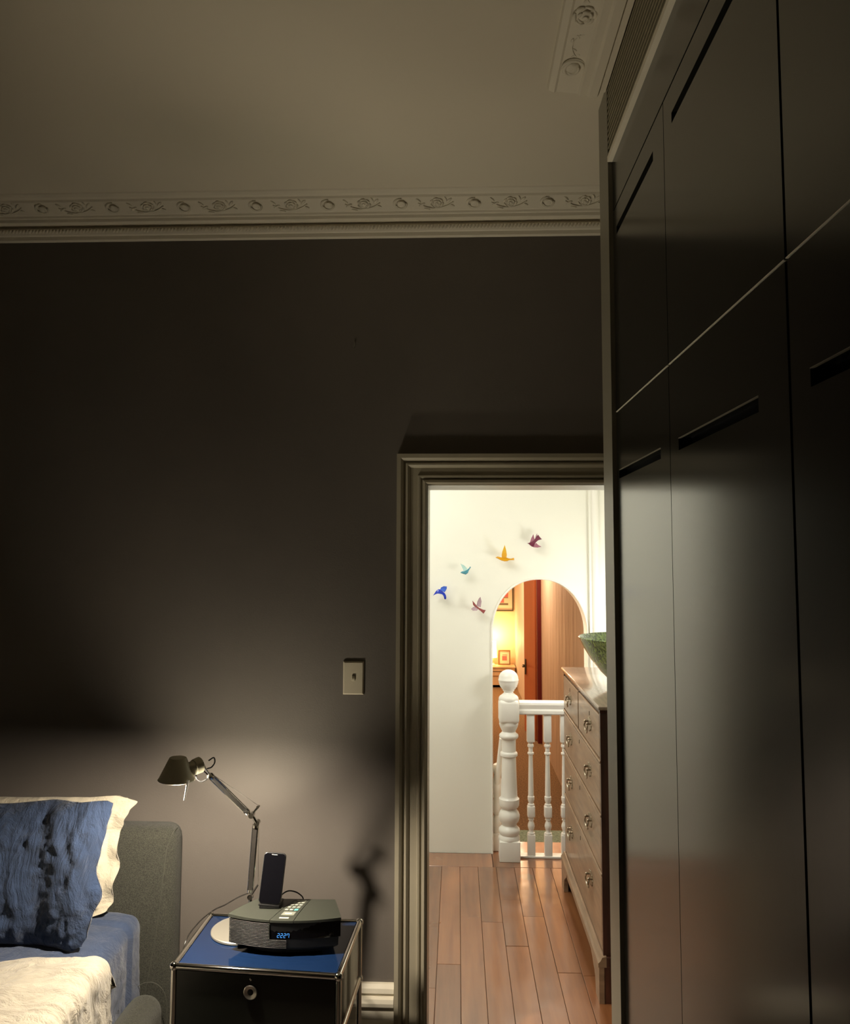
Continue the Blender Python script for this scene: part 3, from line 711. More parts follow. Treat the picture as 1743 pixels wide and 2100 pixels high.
# ================================================================ DESK LAMP
lp = thing('desk_lamp', (-.69, 2.667, .515), 'bronze cantilever desk lamp, lit, on round aluminium base behind the radio', 'lamp')
TZ = .5148
obj('base', lathe(BM(), [(.096, 0), (.100, .002), (.100, .007), (.097, .0095), (.0005, .0105)], (-.69, 2.667, TZ), seg=64), M['disc'], lp, smooth=True, label='brushed aluminium disc base')
obj('stem', cyl(BM(), (-.666, 2.66, TZ + .009), (-.665, 2.66, .618), .006), M['chrome'], lp, smooth=True)
bm = BM(); ball(bm, (-.664, 2.66, .628), .010); cyl(bm, (-.664, 2.646, .628), (-.664, 2.674, .628), .0085)
obj('joint', bm, M['chrome'], lp, smooth=True)
def flatarm(name, a, b):
    a, b = Vector(a), Vector(b); d = (b - a).normalized(); s = d.cross(Vector((0, 1, 0))).normalized(); n = d.cross(s)
    bm = BM(); extr(bm, [a + s * x_ + n * y_ for x_, y_ in ((-.0062, -.003), (.0062, -.003), (.0062, .003), (-.0062, .003))], b - a)
    o = obj(name, bm, M['arm'], lp)
    for sg in (-1, 1):
        cyl_ = cyl(BM(), a + s * sg * .0082, b + s * sg * .0082, .0023, seg=10); obj('side_rod', cyl_, M['chrome'], o, smooth=True)
    for e_, dd in ((a, d), (b, -d)): obj('collar', cyl(BM(), e_ - dd * .003, e_ + dd * .006, .0098, seg=14), M['chrome'], o, smooth=True)
    return o
flatarm('lower_arm', (-.666, 2.66, .643), (-.651, 2.65, .851))
flatarm('upper_arm', (-.676, 2.636, .898), (-.749, 2.48, 1.050))
obj('lever', cyl(BM(), (-.664, 2.655, .630), (-.642, 2.66, .662), .0042, .003), M['arm'], lp, smooth=True)
bm = BM(); cyl(bm, (-.645, 2.64, .860), (-.645, 2.66, .860), .0085); cyl(bm, (-.661, 2.628, .887), (-.661, 2.65, .887), .0085)
cyl(bm, (-.646, 2.645, .861), (-.660, 2.642, .886), .0055); cyl(bm, (-.661, 2.64, .887), (-.676, 2.636, .898), .004); cyl(bm, (-.650, 2.65, .850), (-.646, 2.648, .858), .005)
obj('elbow', bm, M['chrome'], lp, smooth=True)
bm = BM(); cyl(bm, (-.660, 2.64, .889), (-.637, 2.64, .917), .0034); cyl(bm, (-.641, 2.634, .913), (-.641, 2.646, .913), .0045)
obj('lever', bm, M['chrome'], lp, smooth=True)
bm = BM(); cyl(bm, (-.641, 2.66, .665), (-.641, 2.652, .86), .0006, seg=6); cyl(bm, (-.638, 2.641, .915), (-.745, 2.485, 1.054), .0006, seg=6)
obj('tension_wire', bm, M['wire'], lp)
# head: fork, socket, shade
bm = BM(); cyl(bm, (-.752, 2.466, 1.052), (-.752, 2.488, 1.052), .0065); cyl(bm, (-.752, 2.471, 1.053), (-.774, 2.447, 1.086), .0024, seg=8); cyl(bm, (-.752, 2.483, 1.053), (-.766, 2.459, 1.089), .0024, seg=8)
obj('head_fork', bm, M['chrome'], lp, smooth=True)
obj('lamp_socket', lathe(BM(), [(.0175, 0), (.0205, .003), (.0205, .022), (.023, .024), (.0235, .044), (.021, .047)], (-.800, 2.412, 1.0845), Vector((.042, .045, .013)), 28), M['shade'], lp, smooth=True)
bm = BM(); tube(bm, spline([(-.752, 2.464, 1.100), (-.738, 2.468, 1.108), (-.735, 2.47, 1.094), (-.744, 2.468, 1.080), (-.757, 2.464, 1.076)], 8), .0022, 8)
tube(bm, spline([(-.766, 2.45, 1.078), (-.783, 2.45, 1.066), (-.783, 2.452, 1.050), (-.770, 2.458, 1.040), (-.755, 2.466, 1.046)], 8), .0022, 8)
obj('head_cable', bm, M['black_plastic'], lp, smooth=True)
SCc = Vector((-.8265, 2.40, 1.0605)); sax = Vector((.045, -.015, 1)).normalized()
bm = lathe(BM(), [(.0514, .0004), (.0530, 0), (.0250, .0625), (.0230, .0640), (.0004, .0645)], SCc, sax, 56, caps=False)
sh = obj('shade', bm, M['shade'], lp, smooth=True)
obj('shade_lining', lathe(BM(), [(.0512, .0006), (.0236, .0610), (.0004, .0620)], SCc, sax, 56, caps=False), M['shade_in'], sh, smooth=True)
obj('shade_rim', lathe(BM(), [(.0532, -.0006), (.0540, .0006), (.0528, .0022), (.0512, .0006), (.0532, -.0006)], SCc, sax, 56, caps=False), M['alu'], sh, smooth=True)
obj('bulb', ball(BM(), SCc + sax * .040, .0062), M['bulb'], lp, smooth=True)
obj('aiming_rod', cyl(BM(), (-.779, 2.362, 1.070), (-.788, 2.358, 1.014), .0040, .0020, 10), M['rod'], lp, smooth=True)
bm = tube(BM(), spline([(-.667, 2.662, .63), (-.690, 2.74, .603), (-.735, 2.775, .575), (-.783, 2.785, .545), (-.822, 2.79, .525), (-.846, 2.70, .522), (-.858, 2.61, .50), (-.864, 2.58, .40), (-.868, 2.60, .2), (-.872, 2.62, -.145)], 8), .0021, 8)
obj('power_cable', bm, M['arm'], lp, smooth=True)

# ================================================================ CLOCK RADIO
RZ = .5365; RT_ = .620
fl_, fm_, fr_, br_, bl_ = Vector((-.703, 2.540)), Vector((-.552, 2.503)), Vector((-.353, 2.531)), Vector((-.392, 2.664)), Vector((-.640, 2.660))
rd = thing('clock_radio', (-.53, 2.59, .515), 'wedge-shaped graphite clock radio showing blue digits on the blue nightstand top', 'radio')
def q2(a, b, c, t): return a * (1 - t) ** 2 + 2 * b * t * (1 - t) + c * t * t
ctrl = Vector((-.545, 2.474))
def frontpt(t): return q2(fl_, ctrl, fr_, t)
def outline(shr=0.0, n=20):
    pts = [frontpt(i / n) for i in range(n + 1)] + [br_, bl_]
    c = Vector((-.53, 2.59)); return [p + (c - p) * shr for p in pts]
def loft(bm, layers):
    rings = [[bm.verts.new((p.x, p.y, z)) for p in pts] for pts, z in layers]
    n = len(rings[0])
    for a, b in zip(rings, rings[1:]):
        for i in range(n): bm.faces.new((a[i], a[(i + 1) % n], b[(i + 1) % n], b[i]))
    bm.faces.new(rings[0]); bm.faces.new(list(reversed(rings[-1]))); return bm
obj('body', loft(BM(), [(outline(.13), RZ - .004), (outline(.05), RZ + .004), (outline(.035), RT_ - .006)]), M['black_plastic'], rd, smooth=True)
obj('foot', loft(BM(), [(outline(.34), TZ), (outline(.34), RZ - .003)]), M['black_plastic'], rd)
# grille ribs over the left of the front, solid display window to the right
nr = 17
for k in range(nr):
    z = RZ + .004 + k * (RT_ - .012 - RZ - .004) / (nr - 1)
    t1 = .40 if k > 5 else .56
    bm = BM(); pts = [frontpt(.002 + t1 * i / 14) for i in range(15)]
    pts3 = [Vector((p.x, p.y, z)) + (Vector((-.53, 2.59, z)) - Vector((p.x, p.y, z))) * .022 for p in pts]
    tube(bm, pts3, .0017, 6); obj('grille_rib', bm, M['rib'], rd, smooth=True)
bm = BM(); pts = [frontpt(.415 + .58 * i / 20) for i in range(21)]
a_ = []; 
for z in (RZ + .030, RT_ - .007): a_.append([bm.verts.new((p.x, p.y + .0035, z)) for p in pts])
b_ = [[bm.verts.new((p.x, p.y + .008, z)) for p in pts] for z in (RZ + .030, RT_ - .007)]
for i in range(20):
    bm.faces.new((a_[0][i], a_[0][i + 1], a_[1][i + 1], a_[1][i])); bm.faces.new((a_[1][i], a_[1][i + 1], b_[1][i + 1], b_[1][i])); bm.faces.new((a_[0][i], a_[0][i + 1], b_[0][i + 1], b_[0][i]))
obj('display_window', bm, M['screen'], rd, smooth=True)
p0 = frontpt(.408); obj('window_divider', box(BM(), p0.x - .0022, p0.x + .0022, p0.y + .0005, p0.y + .01, RZ + .028, RT_ - .010, .001), M['radio_top'], rd)
# seven-segment digits 2227
seg7 = {'2': 'abged', '7': 'abcf'}
def digit(bm, ch, ox, oy, w=.0060, hgt=.0115, th=.0011):
    S = {'a': (0, hgt, w, hgt), 'b': (w, hgt / 2, w, hgt), 'c': (w, 0, w, hgt / 2), 'd': (0, 0, w, 0), 'e': (0, 0, 0, hgt / 2), 'f': (0, hgt / 2, 0, hgt), 'g': (0, hgt / 2, w, hgt / 2)}
    for s in seg7[ch]:
        x0_, z0_, x1_, z1_ = S[s]; g_ = .0009
        if x0_ == x1_: z0_ += g_; z1_ -= g_
        else: x0_ += g_; x1_ -= g_
        sl = .12
        xa = ox + x0_ + sl * z0_; xb = ox + x1_ + sl * z1_
        box(bm, min(xa, xb) - th / 2, max(xa, xb) + th / 2, oy, oy + .001, DZ + z0_ - th / 2, DZ + z1_ + th / 2)
DZ = .5705
for i, ch in enumerate('2227'):
    ox = -.5435 + i * .0098; t = (ox + .703) / .35; yy = min(frontpt(t).y, frontpt(min(1, t + .02)).y) + .0018
    bm = BM(); digit(bm, ch if ch != '7' else '7', ox, yy); obj('display_digit', bm, M['led'], rd, label='glowing blue digit ' + ch)
# top cover with two creases and a keypad between them
def topz(p): return RT_ + .004 * math.sin(max(0, min(1, (p.y - 2.50) / .16)) * PI)
def lerp(a, b, t): return a + (b - a) * t
def top_strip(name, t0, t1, s0, s1, m):
    bm = BM(); nx_, ny_ = 10, 8; grid = []
    for j in range(ny_ + 1):
        row = []
        for i in range(nx_ + 1):
            f_ = frontpt(lerp(t0, t1, i / nx_)); b2 = lerp(bl_, br_, lerp(s0, s1, i / nx_)); p = lerp(f_, b2, j / ny_)
            row.append((p, topz(p)))
        grid.append(row)
    up_ = [[bm.verts.new((p.x, p.y, z)) for p, z in r] for r in grid]; dn = [[bm.verts.new((p.x, p.y, RT_ - .006)) for p, z in r] for r in grid]
    for j in range(ny_):
        for i in range(nx_):
            bm.faces.new((up_[j][i], up_[j][i + 1], up_[j + 1][i + 1], up_[j + 1][i])); bm.faces.new((dn[j][i], dn[j][i + 1], dn[j + 1][i + 1], dn[j + 1][i]))
    for j in range(ny_):
        for i in (0, nx_): bm.faces.new((up_[j][i], up_[j + 1][i], dn[j + 1][i], dn[j][i]))
    for i in range(nx_):
        for j in (0, ny_): bm.faces.new((up_[j][i], up_[j][i + 1], dn[j][i + 1], dn[j][i]))
    return obj(name, bm, m, rd, smooth=True)
top_strip('top_cover', 0, .408, 0, .50, M['radio_top']); kpad = top_strip('keypad', .413, .617, .507, .688, M['radio_top']); top_strip('top_cover', .622, 1, .695, 1, M['radio_top'])
def key(u0, u1, v0, v1, m, name='button', hgt=.0012):
    def pt(u, v):
        p = lerp(frontpt(lerp(.413, .617, u)), lerp(bl_, br_, lerp(.507, .688, u)), v); return Vector((p.x, p.y, topz(p)))
    bm = BM(); extr(bm, [pt(u0, v0), pt(u1, v0), pt(u1, v1), pt(u0, v1)], (0, 0, hgt)); obj(name, bm, m, kpad)
key(.25, .85, .20, .34, M['key'], 'wide_button', .001); key(.38, .70, .25, .28, M['key_print'], 'button_print', .0013)
key(.30, .72, .085, .125, M['key_print'], 'button_print', .0006)
for r_ in range(4):
    for c_ in range(3):
        m_ = M['key_teal'] if (r_ == 0 and c_ == 2) else M['key']
        u0 = .16 + c_ * .25 ; v0 = .40 + r_ * .115
        key(u0, u0 + .20, v0, v0 + .065, m_)
        if m_ is not M['key_teal']: key(u0 + .03, u0 + .15, v0 + .015, v0 + .04, M['key_print'], 'button_print', .0014)
key(.2, .8, .88, .93, M['key_print'], 'button_print', .0006)

# ---- charging stand, phone, cable
cs = thing('charging_stand', (-.578, 2.605, .6245), 'black charging stand on top of the clock radio, holding the phone', 'stand')
bm = BM(); box(bm, -.617, -.552, 2.575, 2.640, .6245, .6315, .003); obj('base', bm, M['black_plastic'], cs, smooth=True)
tilt = math.radians(-14)
def lean(bm, piv, ang, yaw=0.0, roll=0.0):
    m_ = Matrix.Translation(Vector(piv)) @ Matrix.Rotation(yaw, 4, 'Z') @ Matrix.Rotation(ang, 4, 'X') @ Matrix.Rotation(roll, 4, 'Y')
    bmesh.ops.transform(bm, matrix=m_, verts=bm.verts); return bm
piv = (-.586, 2.580, .636)
bm = BM(); box(bm, -.026, .026, .0095, .0145, -.004, .11, .002); box(bm, -.033, .033, -.004, .0145, -.006, .000, .0015)
obj('back_rest', lean(bm, piv, tilt, 0, math.radians(3.5)), M['black_plastic'], cs, smooth=True)
ph = thing('phone', piv, 'black smartphone standing upright in a charging stand, screen off', 'phone')
def slab(x0, x1, z0, z1, y0, y1, r, ch_):
    def ring(ins, y):
        out = []
        for cx_, cz_, a0 in ((x1 - r, z1 - r, 0), (x0 + r, z1 - r, 1), (x0 + r, z0 + r, 2), (x1 - r, z0 + r, 3)):
            for k in range(7):
                a = (a0 + k / 6) * PI / 2; out.append((cx_ + (r - ins) * math.cos(a), y, cz_ + (r - ins) * math.sin(a)))
        return out
    bm = BM(); rings = [[bm.verts.new(p) for p in ring(i_, y)] for i_, y in ((ch_, y0), (0, y0 + ch_), (0, y1 - ch_), (ch_, y1))]
    n = len(rings[0])
    for a, b in zip(rings, rings[1:]):
        for i in range(n): bm.faces.new((a[i], a[(i + 1) % n], b[(i + 1) % n], b[i]))
    bm.faces.new(rings[0]); bm.faces.new(list(reversed(rings[-1]))); return bm
M['phone_edge'] = mat('dark phone case', (0.03, 0.03, 0.03), 0.3)
obj('case', lean(slab(-.0355, .0355, .0005, .148, 0, .0085, .0115, .0016), piv, tilt, 0, math.radians(3.5)), M['phone_edge'], ph, smooth=True, angle=60)
sc_ = obj('screen', lean(slab(-.0335, .0335, .0025, .146, -.0006, .0006, .0098, .0002), piv, tilt, 0, math.radians(3.5)), M['screen'], ph)
bm = BM(); box(bm, -.010, .008, -.0010, -.0005, .1415, .1430); obj('speaker_slot', lean(bm, piv, tilt, 0, math.radians(3.5)), M['key_print'], sc_)
bm = tube(BM(), spline([(-.578, 2.632, .630), (-.566, 2.646, .6345), (-.548, 2.655, .645), (-.530, 2.660, .645), (-.510, 2.672, .632), (-.50, 2.70, .60), (-.50, 2.715, .53), (-.52, 2.74, .52), (-.55, 2.80, .50), (-.55, 2.806, .30), (-.55, 2.80, -.145)], 8), .0020, 8)
cc_ = tag(centre(obj('charging_cable', bm, M['black_plastic'], smooth=True), (-.55, 2.66, .63)), 'thin black charging cable looping off the back of the phone stand', 'cable')

# the bedside group is scaled down about the camera and stands clear of the wall
BS = 0.915
for o, loc in ((ns_, (-0.5307, 2.379, 0.1462)), (lp, (-0.6313, 2.4403, 0.6174)), (rd, (-0.485, 2.3699, 0.6174)), (cs, (-0.5289, 2.3836, 0.7176)), (ph, (-0.5362, 2.3607, 0.7281)), (cc_, (-0.5033, 2.4339, 0.7227))):
    o.location = loc; o.scale = (BS, BS, BS)
light('desk_lamp_light', 'POINT', (-.7555, 2.1955, 1.1315), 53.0, (1.0, 0.87, 0.70), .014)
# added spots stand in for light bounced off enamel top and aluminium disc
def aim(name, loc, to, e, ang, r, col=(1.0, 0.86, 0.64)):
    q_ = (Vector(to) - Vector(loc)).to_track_quat('-Z', 'Y').to_euler()
    return light(name, 'SPOT', loc, e, col, r, rot=q_, spot_size=math.radians(ang), spot_blend=1.0)
aim('table_top_bounce', (-.720, 2.17, .745), (.25, 1.85, 2.9), 35.0, 84, .08, (1.0, .90, .68))
aim('lamp_base_bounce', (-.715, 2.49, .655), (-.68, 2.84, 1.62), 19.0, 94, .03, (1.0, .90, .70))

# ================================================================ LIGHT SWITCH
sw = thing('light_switch', (-.3615, WY, 1.295), 'ivory rectangular light switch on the dark wall beside the doorway', 'switch')
bm = BM(); extr(bm, [(-.398, WY, 1.238), (-.325, WY, 1.238), (-.325, WY, 1.352), (-.398, WY, 1.352)], (0, -.008, 0))
bm.faces.ensure_lookup_table()
bmesh.ops.bevel(bm, geom=[e for e in bm.edges if all(v.co.y < WY - .007 for v in e.verts)], offset=.0045, segments=1, affect='EDGES')
obj('plate', bm, M['switch'], sw)
rk = obj('rocker', box(BM(), -.3670, -.3555, WY - .012, WY - .007, 1.286, 1.3045, .0015), M['switch'], sw)
obj('rocker_mark', box(BM(), -.3655, -.3570, WY - .0128, WY - .0115, 1.2935, 1.302, .0004), M['switch_dark'], rk)
hk = thing('picture_hook', (-.37, WY, 2.48), 'tiny metal picture hook high on the dark wall, left of the doorway', 'hook')
obj('nail', cyl(BM(), (-.37, WY + .002, 2.483), (-.37, WY - .007, 2.486), .0014, seg=8), M['wire'], hk)
bm = BM(); tube(bm, spline([(-.37, WY - .002, 2.49), (-.37, WY - .003, 2.475), (-.37, WY - .006, 2.466), (-.37, WY - .010, 2.470)], 5), .0014, 6); obj('hook_arm', bm, M['wire'], hk)

# ================================================================ CHEST OF DRAWERS
CX, CXB = .567, 1.03; CY0, CY1 = 3.285, 4.385
ch = thing('chest_of_drawers', ((CX + CXB) / 2, 3.83, 0), 'tall mahogany chest of drawers on bracket feet against the hall wall', 'chest')
TOPZ = 1.128
bm = BM(); box(bm, CX + .019, CXB, CY0, CY1, .13, 1.098); box(bm, CX, CX + .019, CY0, CY0 + .016, .13, 1.098); box(bm, CX, CX + .019, CY1 - .011, CY1, .13, 1.098); box(bm, CX + .002, CX + .019, CY0 + .016, CY1 - .011, .13, .176); obj('carcase', bm, M['dark_wood'], ch)
bm = BM(); box(bm, CX - .010, CXB + .003, CY0 - .018, CY1 + .018, 1.112, TOPZ, .005, 3); obj('top', bm, M['top_wood'], ch, smooth=True, label='pale polished top board')
bm = BM(); box(bm, CX - .003, CXB, CY0 - .010, CY1 + .010, 1.098, 1.112, .004, 2); obj('top_moulding', bm, M['dark_wood'], ch, smooth=True)
rows = [(.918, 1.088, [(3.303, 3.853), (3.879, 4.372)]), (.709, .894, [(3.303, 4.372)]), (.484, .685, [(3.303, 4.372)]), (.182, .460, [(3.303, 4.372)])]
hz = [1.005, .811, .601, .362]
def pull(parent, y, z):
    """drop handle: oval back plate, two posts and a swinging bail"""
    xf = CX - .001; K = 1.45
    bm = BM(); m_ = Matrix.Translation((xf - .0012, y, z)) @ Matrix.Diagonal((.0022, .046, .027, 1)); bmesh.ops.create_uvsphere(bm, u_segments=24, v_segments=10, radius=1, matrix=m_)
    for a_ in range(8):
        ball(bm, (xf - .001, y + .043 * math.cos(a_ * PI / 4), z + .025 * math.sin(a_ * PI / 4)), .0065, 8, 6, (.4, 1, 1))
    for s in (-1, 1):
        cyl(bm, (xf, y + s * .030, z + .006), (xf - .013, y + s * .030, z + .006), .0050, .0042, 10); ball(bm, (xf - .014, y + s * .030, z + .006), .0062, 10, 8)
    tube(bm, spline([(xf - .013, y - .030, z + .006), (xf - .017, y - .037, z - .012), (xf - .015, y - .022, z - .031), (xf - .015, y, z - .037), (xf - .015, y + .022, z - .031), (xf - .017, y + .037, z - .012), (xf - .013, y + .030, z + .006)], 6), .0032, 8)
    obj('drop_handle', bm, M['brass'], parent, smooth=True)
for (z0, z1, spans), zz in zip(rows, hz):
    for (a, b) in spans:
        bm = BM(); box(bm, CX - .001, CX + .03, a, b, z0, z1, .004, 2)
        d = obj('drawer', bm, M['drawer_wood'], ch)
        ys = [(a + b) / 2 - .0] if len(spans) == 2 else [3.555, 4.125]
        if len(spans) == 2: ys = [3.54 if a < 3.5 else 4.14]
        for y in ys: pull(d, y, zz)
        ky = ys[0] if len(spans) == 2 else 3.84; kz = z1 - .035 if len(spans) == 2 else z1 - .028
        obj('keyhole', box(BM(), CX - .0022, CX - .0005, ky - .0035, ky + .0035, kz - .012, kz + .006, .001, 1), M['black'], d)
for z in (.9065, .6975, .4725): obj('drawer_rail', box(BM(), CX - .004, CX + .02, CY0 + .004, CY1 - .004, z - .0055, z + .0055, .0035, 2), M['drawer_wood'], ch)
obj('drawer_divider', box(BM(), CX + .003, CX + .02, 3.857, 3.873, .912, 1.092), M['dark_wood'], ch)
obj('plinth_moulding', extr(BM(), [(CX + .01, CY0 - .014, .175), (CX - .006, CY0 - .014, .172), (CX - .014, CY0 - .014, .158), (CX - .022, CY0 - .014, .150), (CX - .022, CY0 - .014, .135), (CX + .01, CY0 - .014, .135)], (0, CY1 - CY0 + .028, 0)), M['drawer_wood'], ch)
obj('base_moulding', box(BM(), CX + .0105, CXB, CY0 - .014, CY0, .135, .172, .004), M['dark_wood'], ch)
def bracket(y0, dirn):
    pts = [(0, .137), (.0, .0), (.085, .0), (.088, .03), (.095, .055), (.115, .075), (.135, .082), (.16, .10), (.19, .108), (.20, .137)]
    return [(CX - .019, y0 + dirn * a, b) for a, b in pts]
for y0, dn in ((CY0 - .012, 1), (CY1 + .012, -1)):
    bm = BM(); extr(bm, bracket(y0, dn), (.022, 0, 0))
    f_ = obj('bracket_foot', bm, M['drawer_wood'], ch)
    bm = BM(); ya, yb = sorted((y0, y0 + dn * .02)); extr(bm, [(CX + .001, ya, .137), (CX + .001, ya, .0), (CX + .10, ya, 0), (CX + .12, ya, .07), (CX + .18, ya, .10), (CX + .2, ya, .137)], (0, yb - ya, 0))
    obj('foot_return', bm, M['dark_wood'], f_)
    obj('bracket_foot', box(BM(), CXB - .09, CXB, ya, yb, 0, .137), M['dark_wood'], ch)
bm = BM(); box(bm, CX - .017, CX + .003, CY0 + .185, CY1 - .185, .108, .137); obj('apron', bm, M['drawer_wood'], ch)

# ---- bowl
bm = lathe(BM(), [(.060, 0), (.085, .0), (.092, .012), (.115, .035), (.150, .070), (.190, .120), (.222, .172), (.243, .215), (.247, .222), (.243, .226), (.237, .218), (.212, .165), (.175, .110), (.12, .06), (.06, .035), (.0005, .03)], (0, 0, 0), seg=72)
bo = obj('bowl', bm, M['leaf'], smooth=True, angle=60); bo.location = (.803, 3.75, TOPZ + .0005)
tag(bo, 'large green leaf-textured ceramic bowl on top of the chest of drawers', 'bowl')

# ================================================================ BALUSTRADE
bl = thing('balustrade', (.6, 4.79, 0), 'white turned stair balustrade with ball-topped newel post at the landing', 'balustrade')
NX, NYc, NW = .297, 4.755, .118
def turned(bm, prof, c, seg=40): return lathe(bm, prof, c, seg=seg)
def block(bm, c, w, z0, z1, ch_=.012):
    box(bm, c[0] - w / 2, c[0] + w / 2, c[1] - w / 2, c[1] + w / 2, z0, z1, ch_, 3)
nw = obj('newel_post', BM(), M['white_gloss'], bl)
bpy.data.objects.remove(nw)
bm = BM()
block(bm, (NX, NYc), NW, 0.0, .110, .004)
turned(bm, [(.058, .104), (.060, .112), (.059, .128), (.052, .136), (.058, .146), (.061, .158), (.059, .170), (.049, .180), (.041, .188), (.043, .198), (.054, .212), (.060, .232), (.060, .246), (.053, .264), (.043, .276),
            (.042, .282), (.052, .290), (.057, .300), (.058, .322), (.058, .336), (.050, .344), (.0475, .352), (.045, .42), (.0425, .50), (.0405, .565), (.040, .570), (.049, .576), (.050, .586), (.048, .594), (.0405, .600), (.040, .66),
            (.041, .668), (.052, .676), (.056, .686), (.054, .696), (.044, .704), (.038, .712), (.044, .724), (.051, .738), (.054, .748), (.056, .755), (.054, .762), (.056, .768)], (NX, NYc, 0))
obj('newel_post', bm, M['white_gloss'], bl, smooth=True, angle=40)
bm = BM(); block(bm, (NX, NYc), NW * .985, .762, .895, .020)
turned(bm, [(.056, .885), (.058, .897), (.056, .906), (.050, .914), (.038, .922), (.028, .931), (.027, .938), (.033, .943), (.033, .947), (.040, .955), (.050, .970), (.0565, .990), (.0575, 1.000), (.0590, 1.002), (.0590, 1.007), (.0575, 1.009),
            (.055, 1.026), (.047, 1.042), (.034, 1.054), (.018, 1.061), (.0005, 1.063)], (NX, NYc, 0))
obj('newel_cap', bm, M['white_gloss'], bl, smooth=True, angle=40)
HRP = [(-.030, .806), (.030, .806), (.034, .812), (.034, .828), (.028, .838), (.031, .850), (.034, .862), (.030, .874), (.016, .882), (-.016, .882), (-.030, .874), (-.034, .862), (-.031, .850), (-.028, .838), (-.034, .828), (-.034, .812)]
bm = BM(); extr(bm, [(NX + .062, 4.79 + y, z) for y, z in HRP], (1.13 - NX - .062, 0, 0)); obj('handrail', bm, M['white_gloss'], bl, smooth=True, angle=30)
def baluster(x, y=4.79):
    w = .044; bm = BM(); block(bm, (x, y), w, .012, .128, .003); block(bm, (x, y), w, .222, .288, .008); block(bm, (x, y), w, .648, .808, .003)
    turned(bm, [(.020, .122), (.022, .130), (.021, .136), (.015, .140), (.013, .148), (.017, .158), (.0205, .172), (.019, .184), (.014, .196), (.012, .204), (.017, .208), (.017, .213), (.012, .216), (.020, .226)], (x, y, 0), 24)
    turned(bm, [(.020, .284), (.019, .296), (.013, .300), (.016, .310), (.0195, .322), (.0195, .338), (.016, .342), (.0155, .40), (.0135, .50), (.0120, .570), (.0125, .574), (.0185, .578), (.0185, .586), (.013, .590), (.0125, .606), (.0125, .614), (.0185, .620), (.0185, .630), (.013, .636), (.015, .644), (.020, .655)], (x, y, 0), 24)
    return obj('baluster', bm, M['white_gloss'], bl, smooth=True, angle=40)
for x in (.425, .522, .618, .715, .812, .909, 1.006): baluster(x)
obj('base_rail', box(BM(), NX + .060, 1.13, 4.762, 4.822, 0.0006, .013, .003), M['white_gloss'], bl)
# short descending rail behind the newel
bm = BM(); a = Vector((.262, 4.815, .66)); b = Vector((.228, 4.90, .30))
cyl(bm, a, b, .017, seg=12); obj('descending_rail', bm, M['white_gloss'], bl, smooth=True)
bm = BM(); block(bm, (.236, 4.895), .055, .0, .10, .003); turned(bm, [(.024, .095), (.028, .11), (.025, .13), (.032, .15), (.028, .18), (.018, .20), (.030, .23), (.026, .27), (.018, .30), (.024, .33), (.032, .37), (.022, .41), (.018, .43), (.028, .46), (.022, .49), (.003, .50)], (.236, 4.895, 0), 24)
obj('half_newel', bm, M['white_gloss'], bl, smooth=True)

# ================================================================ GLASS BIRDS
SCL = 1 / 2398.0
def zp(u, v):   # pixels of an enlarged image crop -> wall plane
    U = 870 + u / 6.972; V = 1080 + v / 6.972
    return ((U - 937.6) / 1650 * 4.795 + .0004 * (V - 1140) * .35, 1.72 - (V - 1140.2) / 1650 * 4.795)
def bird(name, label, matb, matw, body, wings, off=.048):
    bc = [zp(*p) for p in body]; cx = sum(p[0] for p in bc) / len(bc); cz = sum(p[1] for p in bc) / len(bc)
    y = HY - off
    t = thing('glass_bird', (cx, y, cz), label, 'ornament', 'coloured glass birds on the white hall wall')
    bm = BM(); n = len(bc); r0 = [bm.verts.new((p[0], y, p[1])) for p in bc]
    for sg in (-1, 1):
        r1 = [bm.verts.new((p[0] + (cx - p[0]) * .0 , y, p[1])) for p in bc] if False else r0
        # ridge: inner outline raised
        inn = []
        for i, p in enumerate(bc):
            a_, b_2 = Vector(bc[i - 1]), Vector(bc[(i + 1) % n]); m2 = (a_ + b_2) / 2; q_ = Vector(p).lerp(m2, .5).lerp(Vector((cx, cz)), .12)
            inn.append(bm.verts.new((q_.x, y + sg * .0055, q_.y)))
        for i in range(n): bm.faces.new((r0[i], r0[(i + 1) % n], inn[(i + 1) % n], inn[i]))
        bm.faces.new(inn)
    obj('body', bm, matb, t, smooth=True, angle=50)
    for w, tilt_ in wings:
        wp = [zp(*p) for p in w]; root = Vector(wp[0]).lerp(Vector(wp[-1]), .5); bm = BM()
        def yy(p): return y - tilt_ * (Vector(p) - root).length
        f = [bm.verts.new((p[0], yy(p) - .0008, p[1])) for p in wp]; g_ = [bm.verts.new((p[0], yy(p) + .0008, p[1])) for p in wp]
        ce = Vector((0, 0)); 
        for p in wp: ce += Vector(p)
        ce /= len(wp); cf = bm.verts.new((ce.x, yy(ce) - .0016, ce.y)); cg = bm.verts.new((ce.x, yy(ce) + .0016, ce.y)); m_ = len(wp)
        for i in range(m_):
            j = (i + 1) % m_; bm.faces.new((f[i], f[j], cf)); bm.faces.new((g_[i], g_[j], cg)); bm.faces.new((f[i], f[j], g_[j], g_[i]))
        obj('wing', bm, matw, t)
    obj('wall_pin', cyl(BM(), (cx, y + .004, cz), (cx, HY, cz), .0012, seg=8), M['wire'], t)
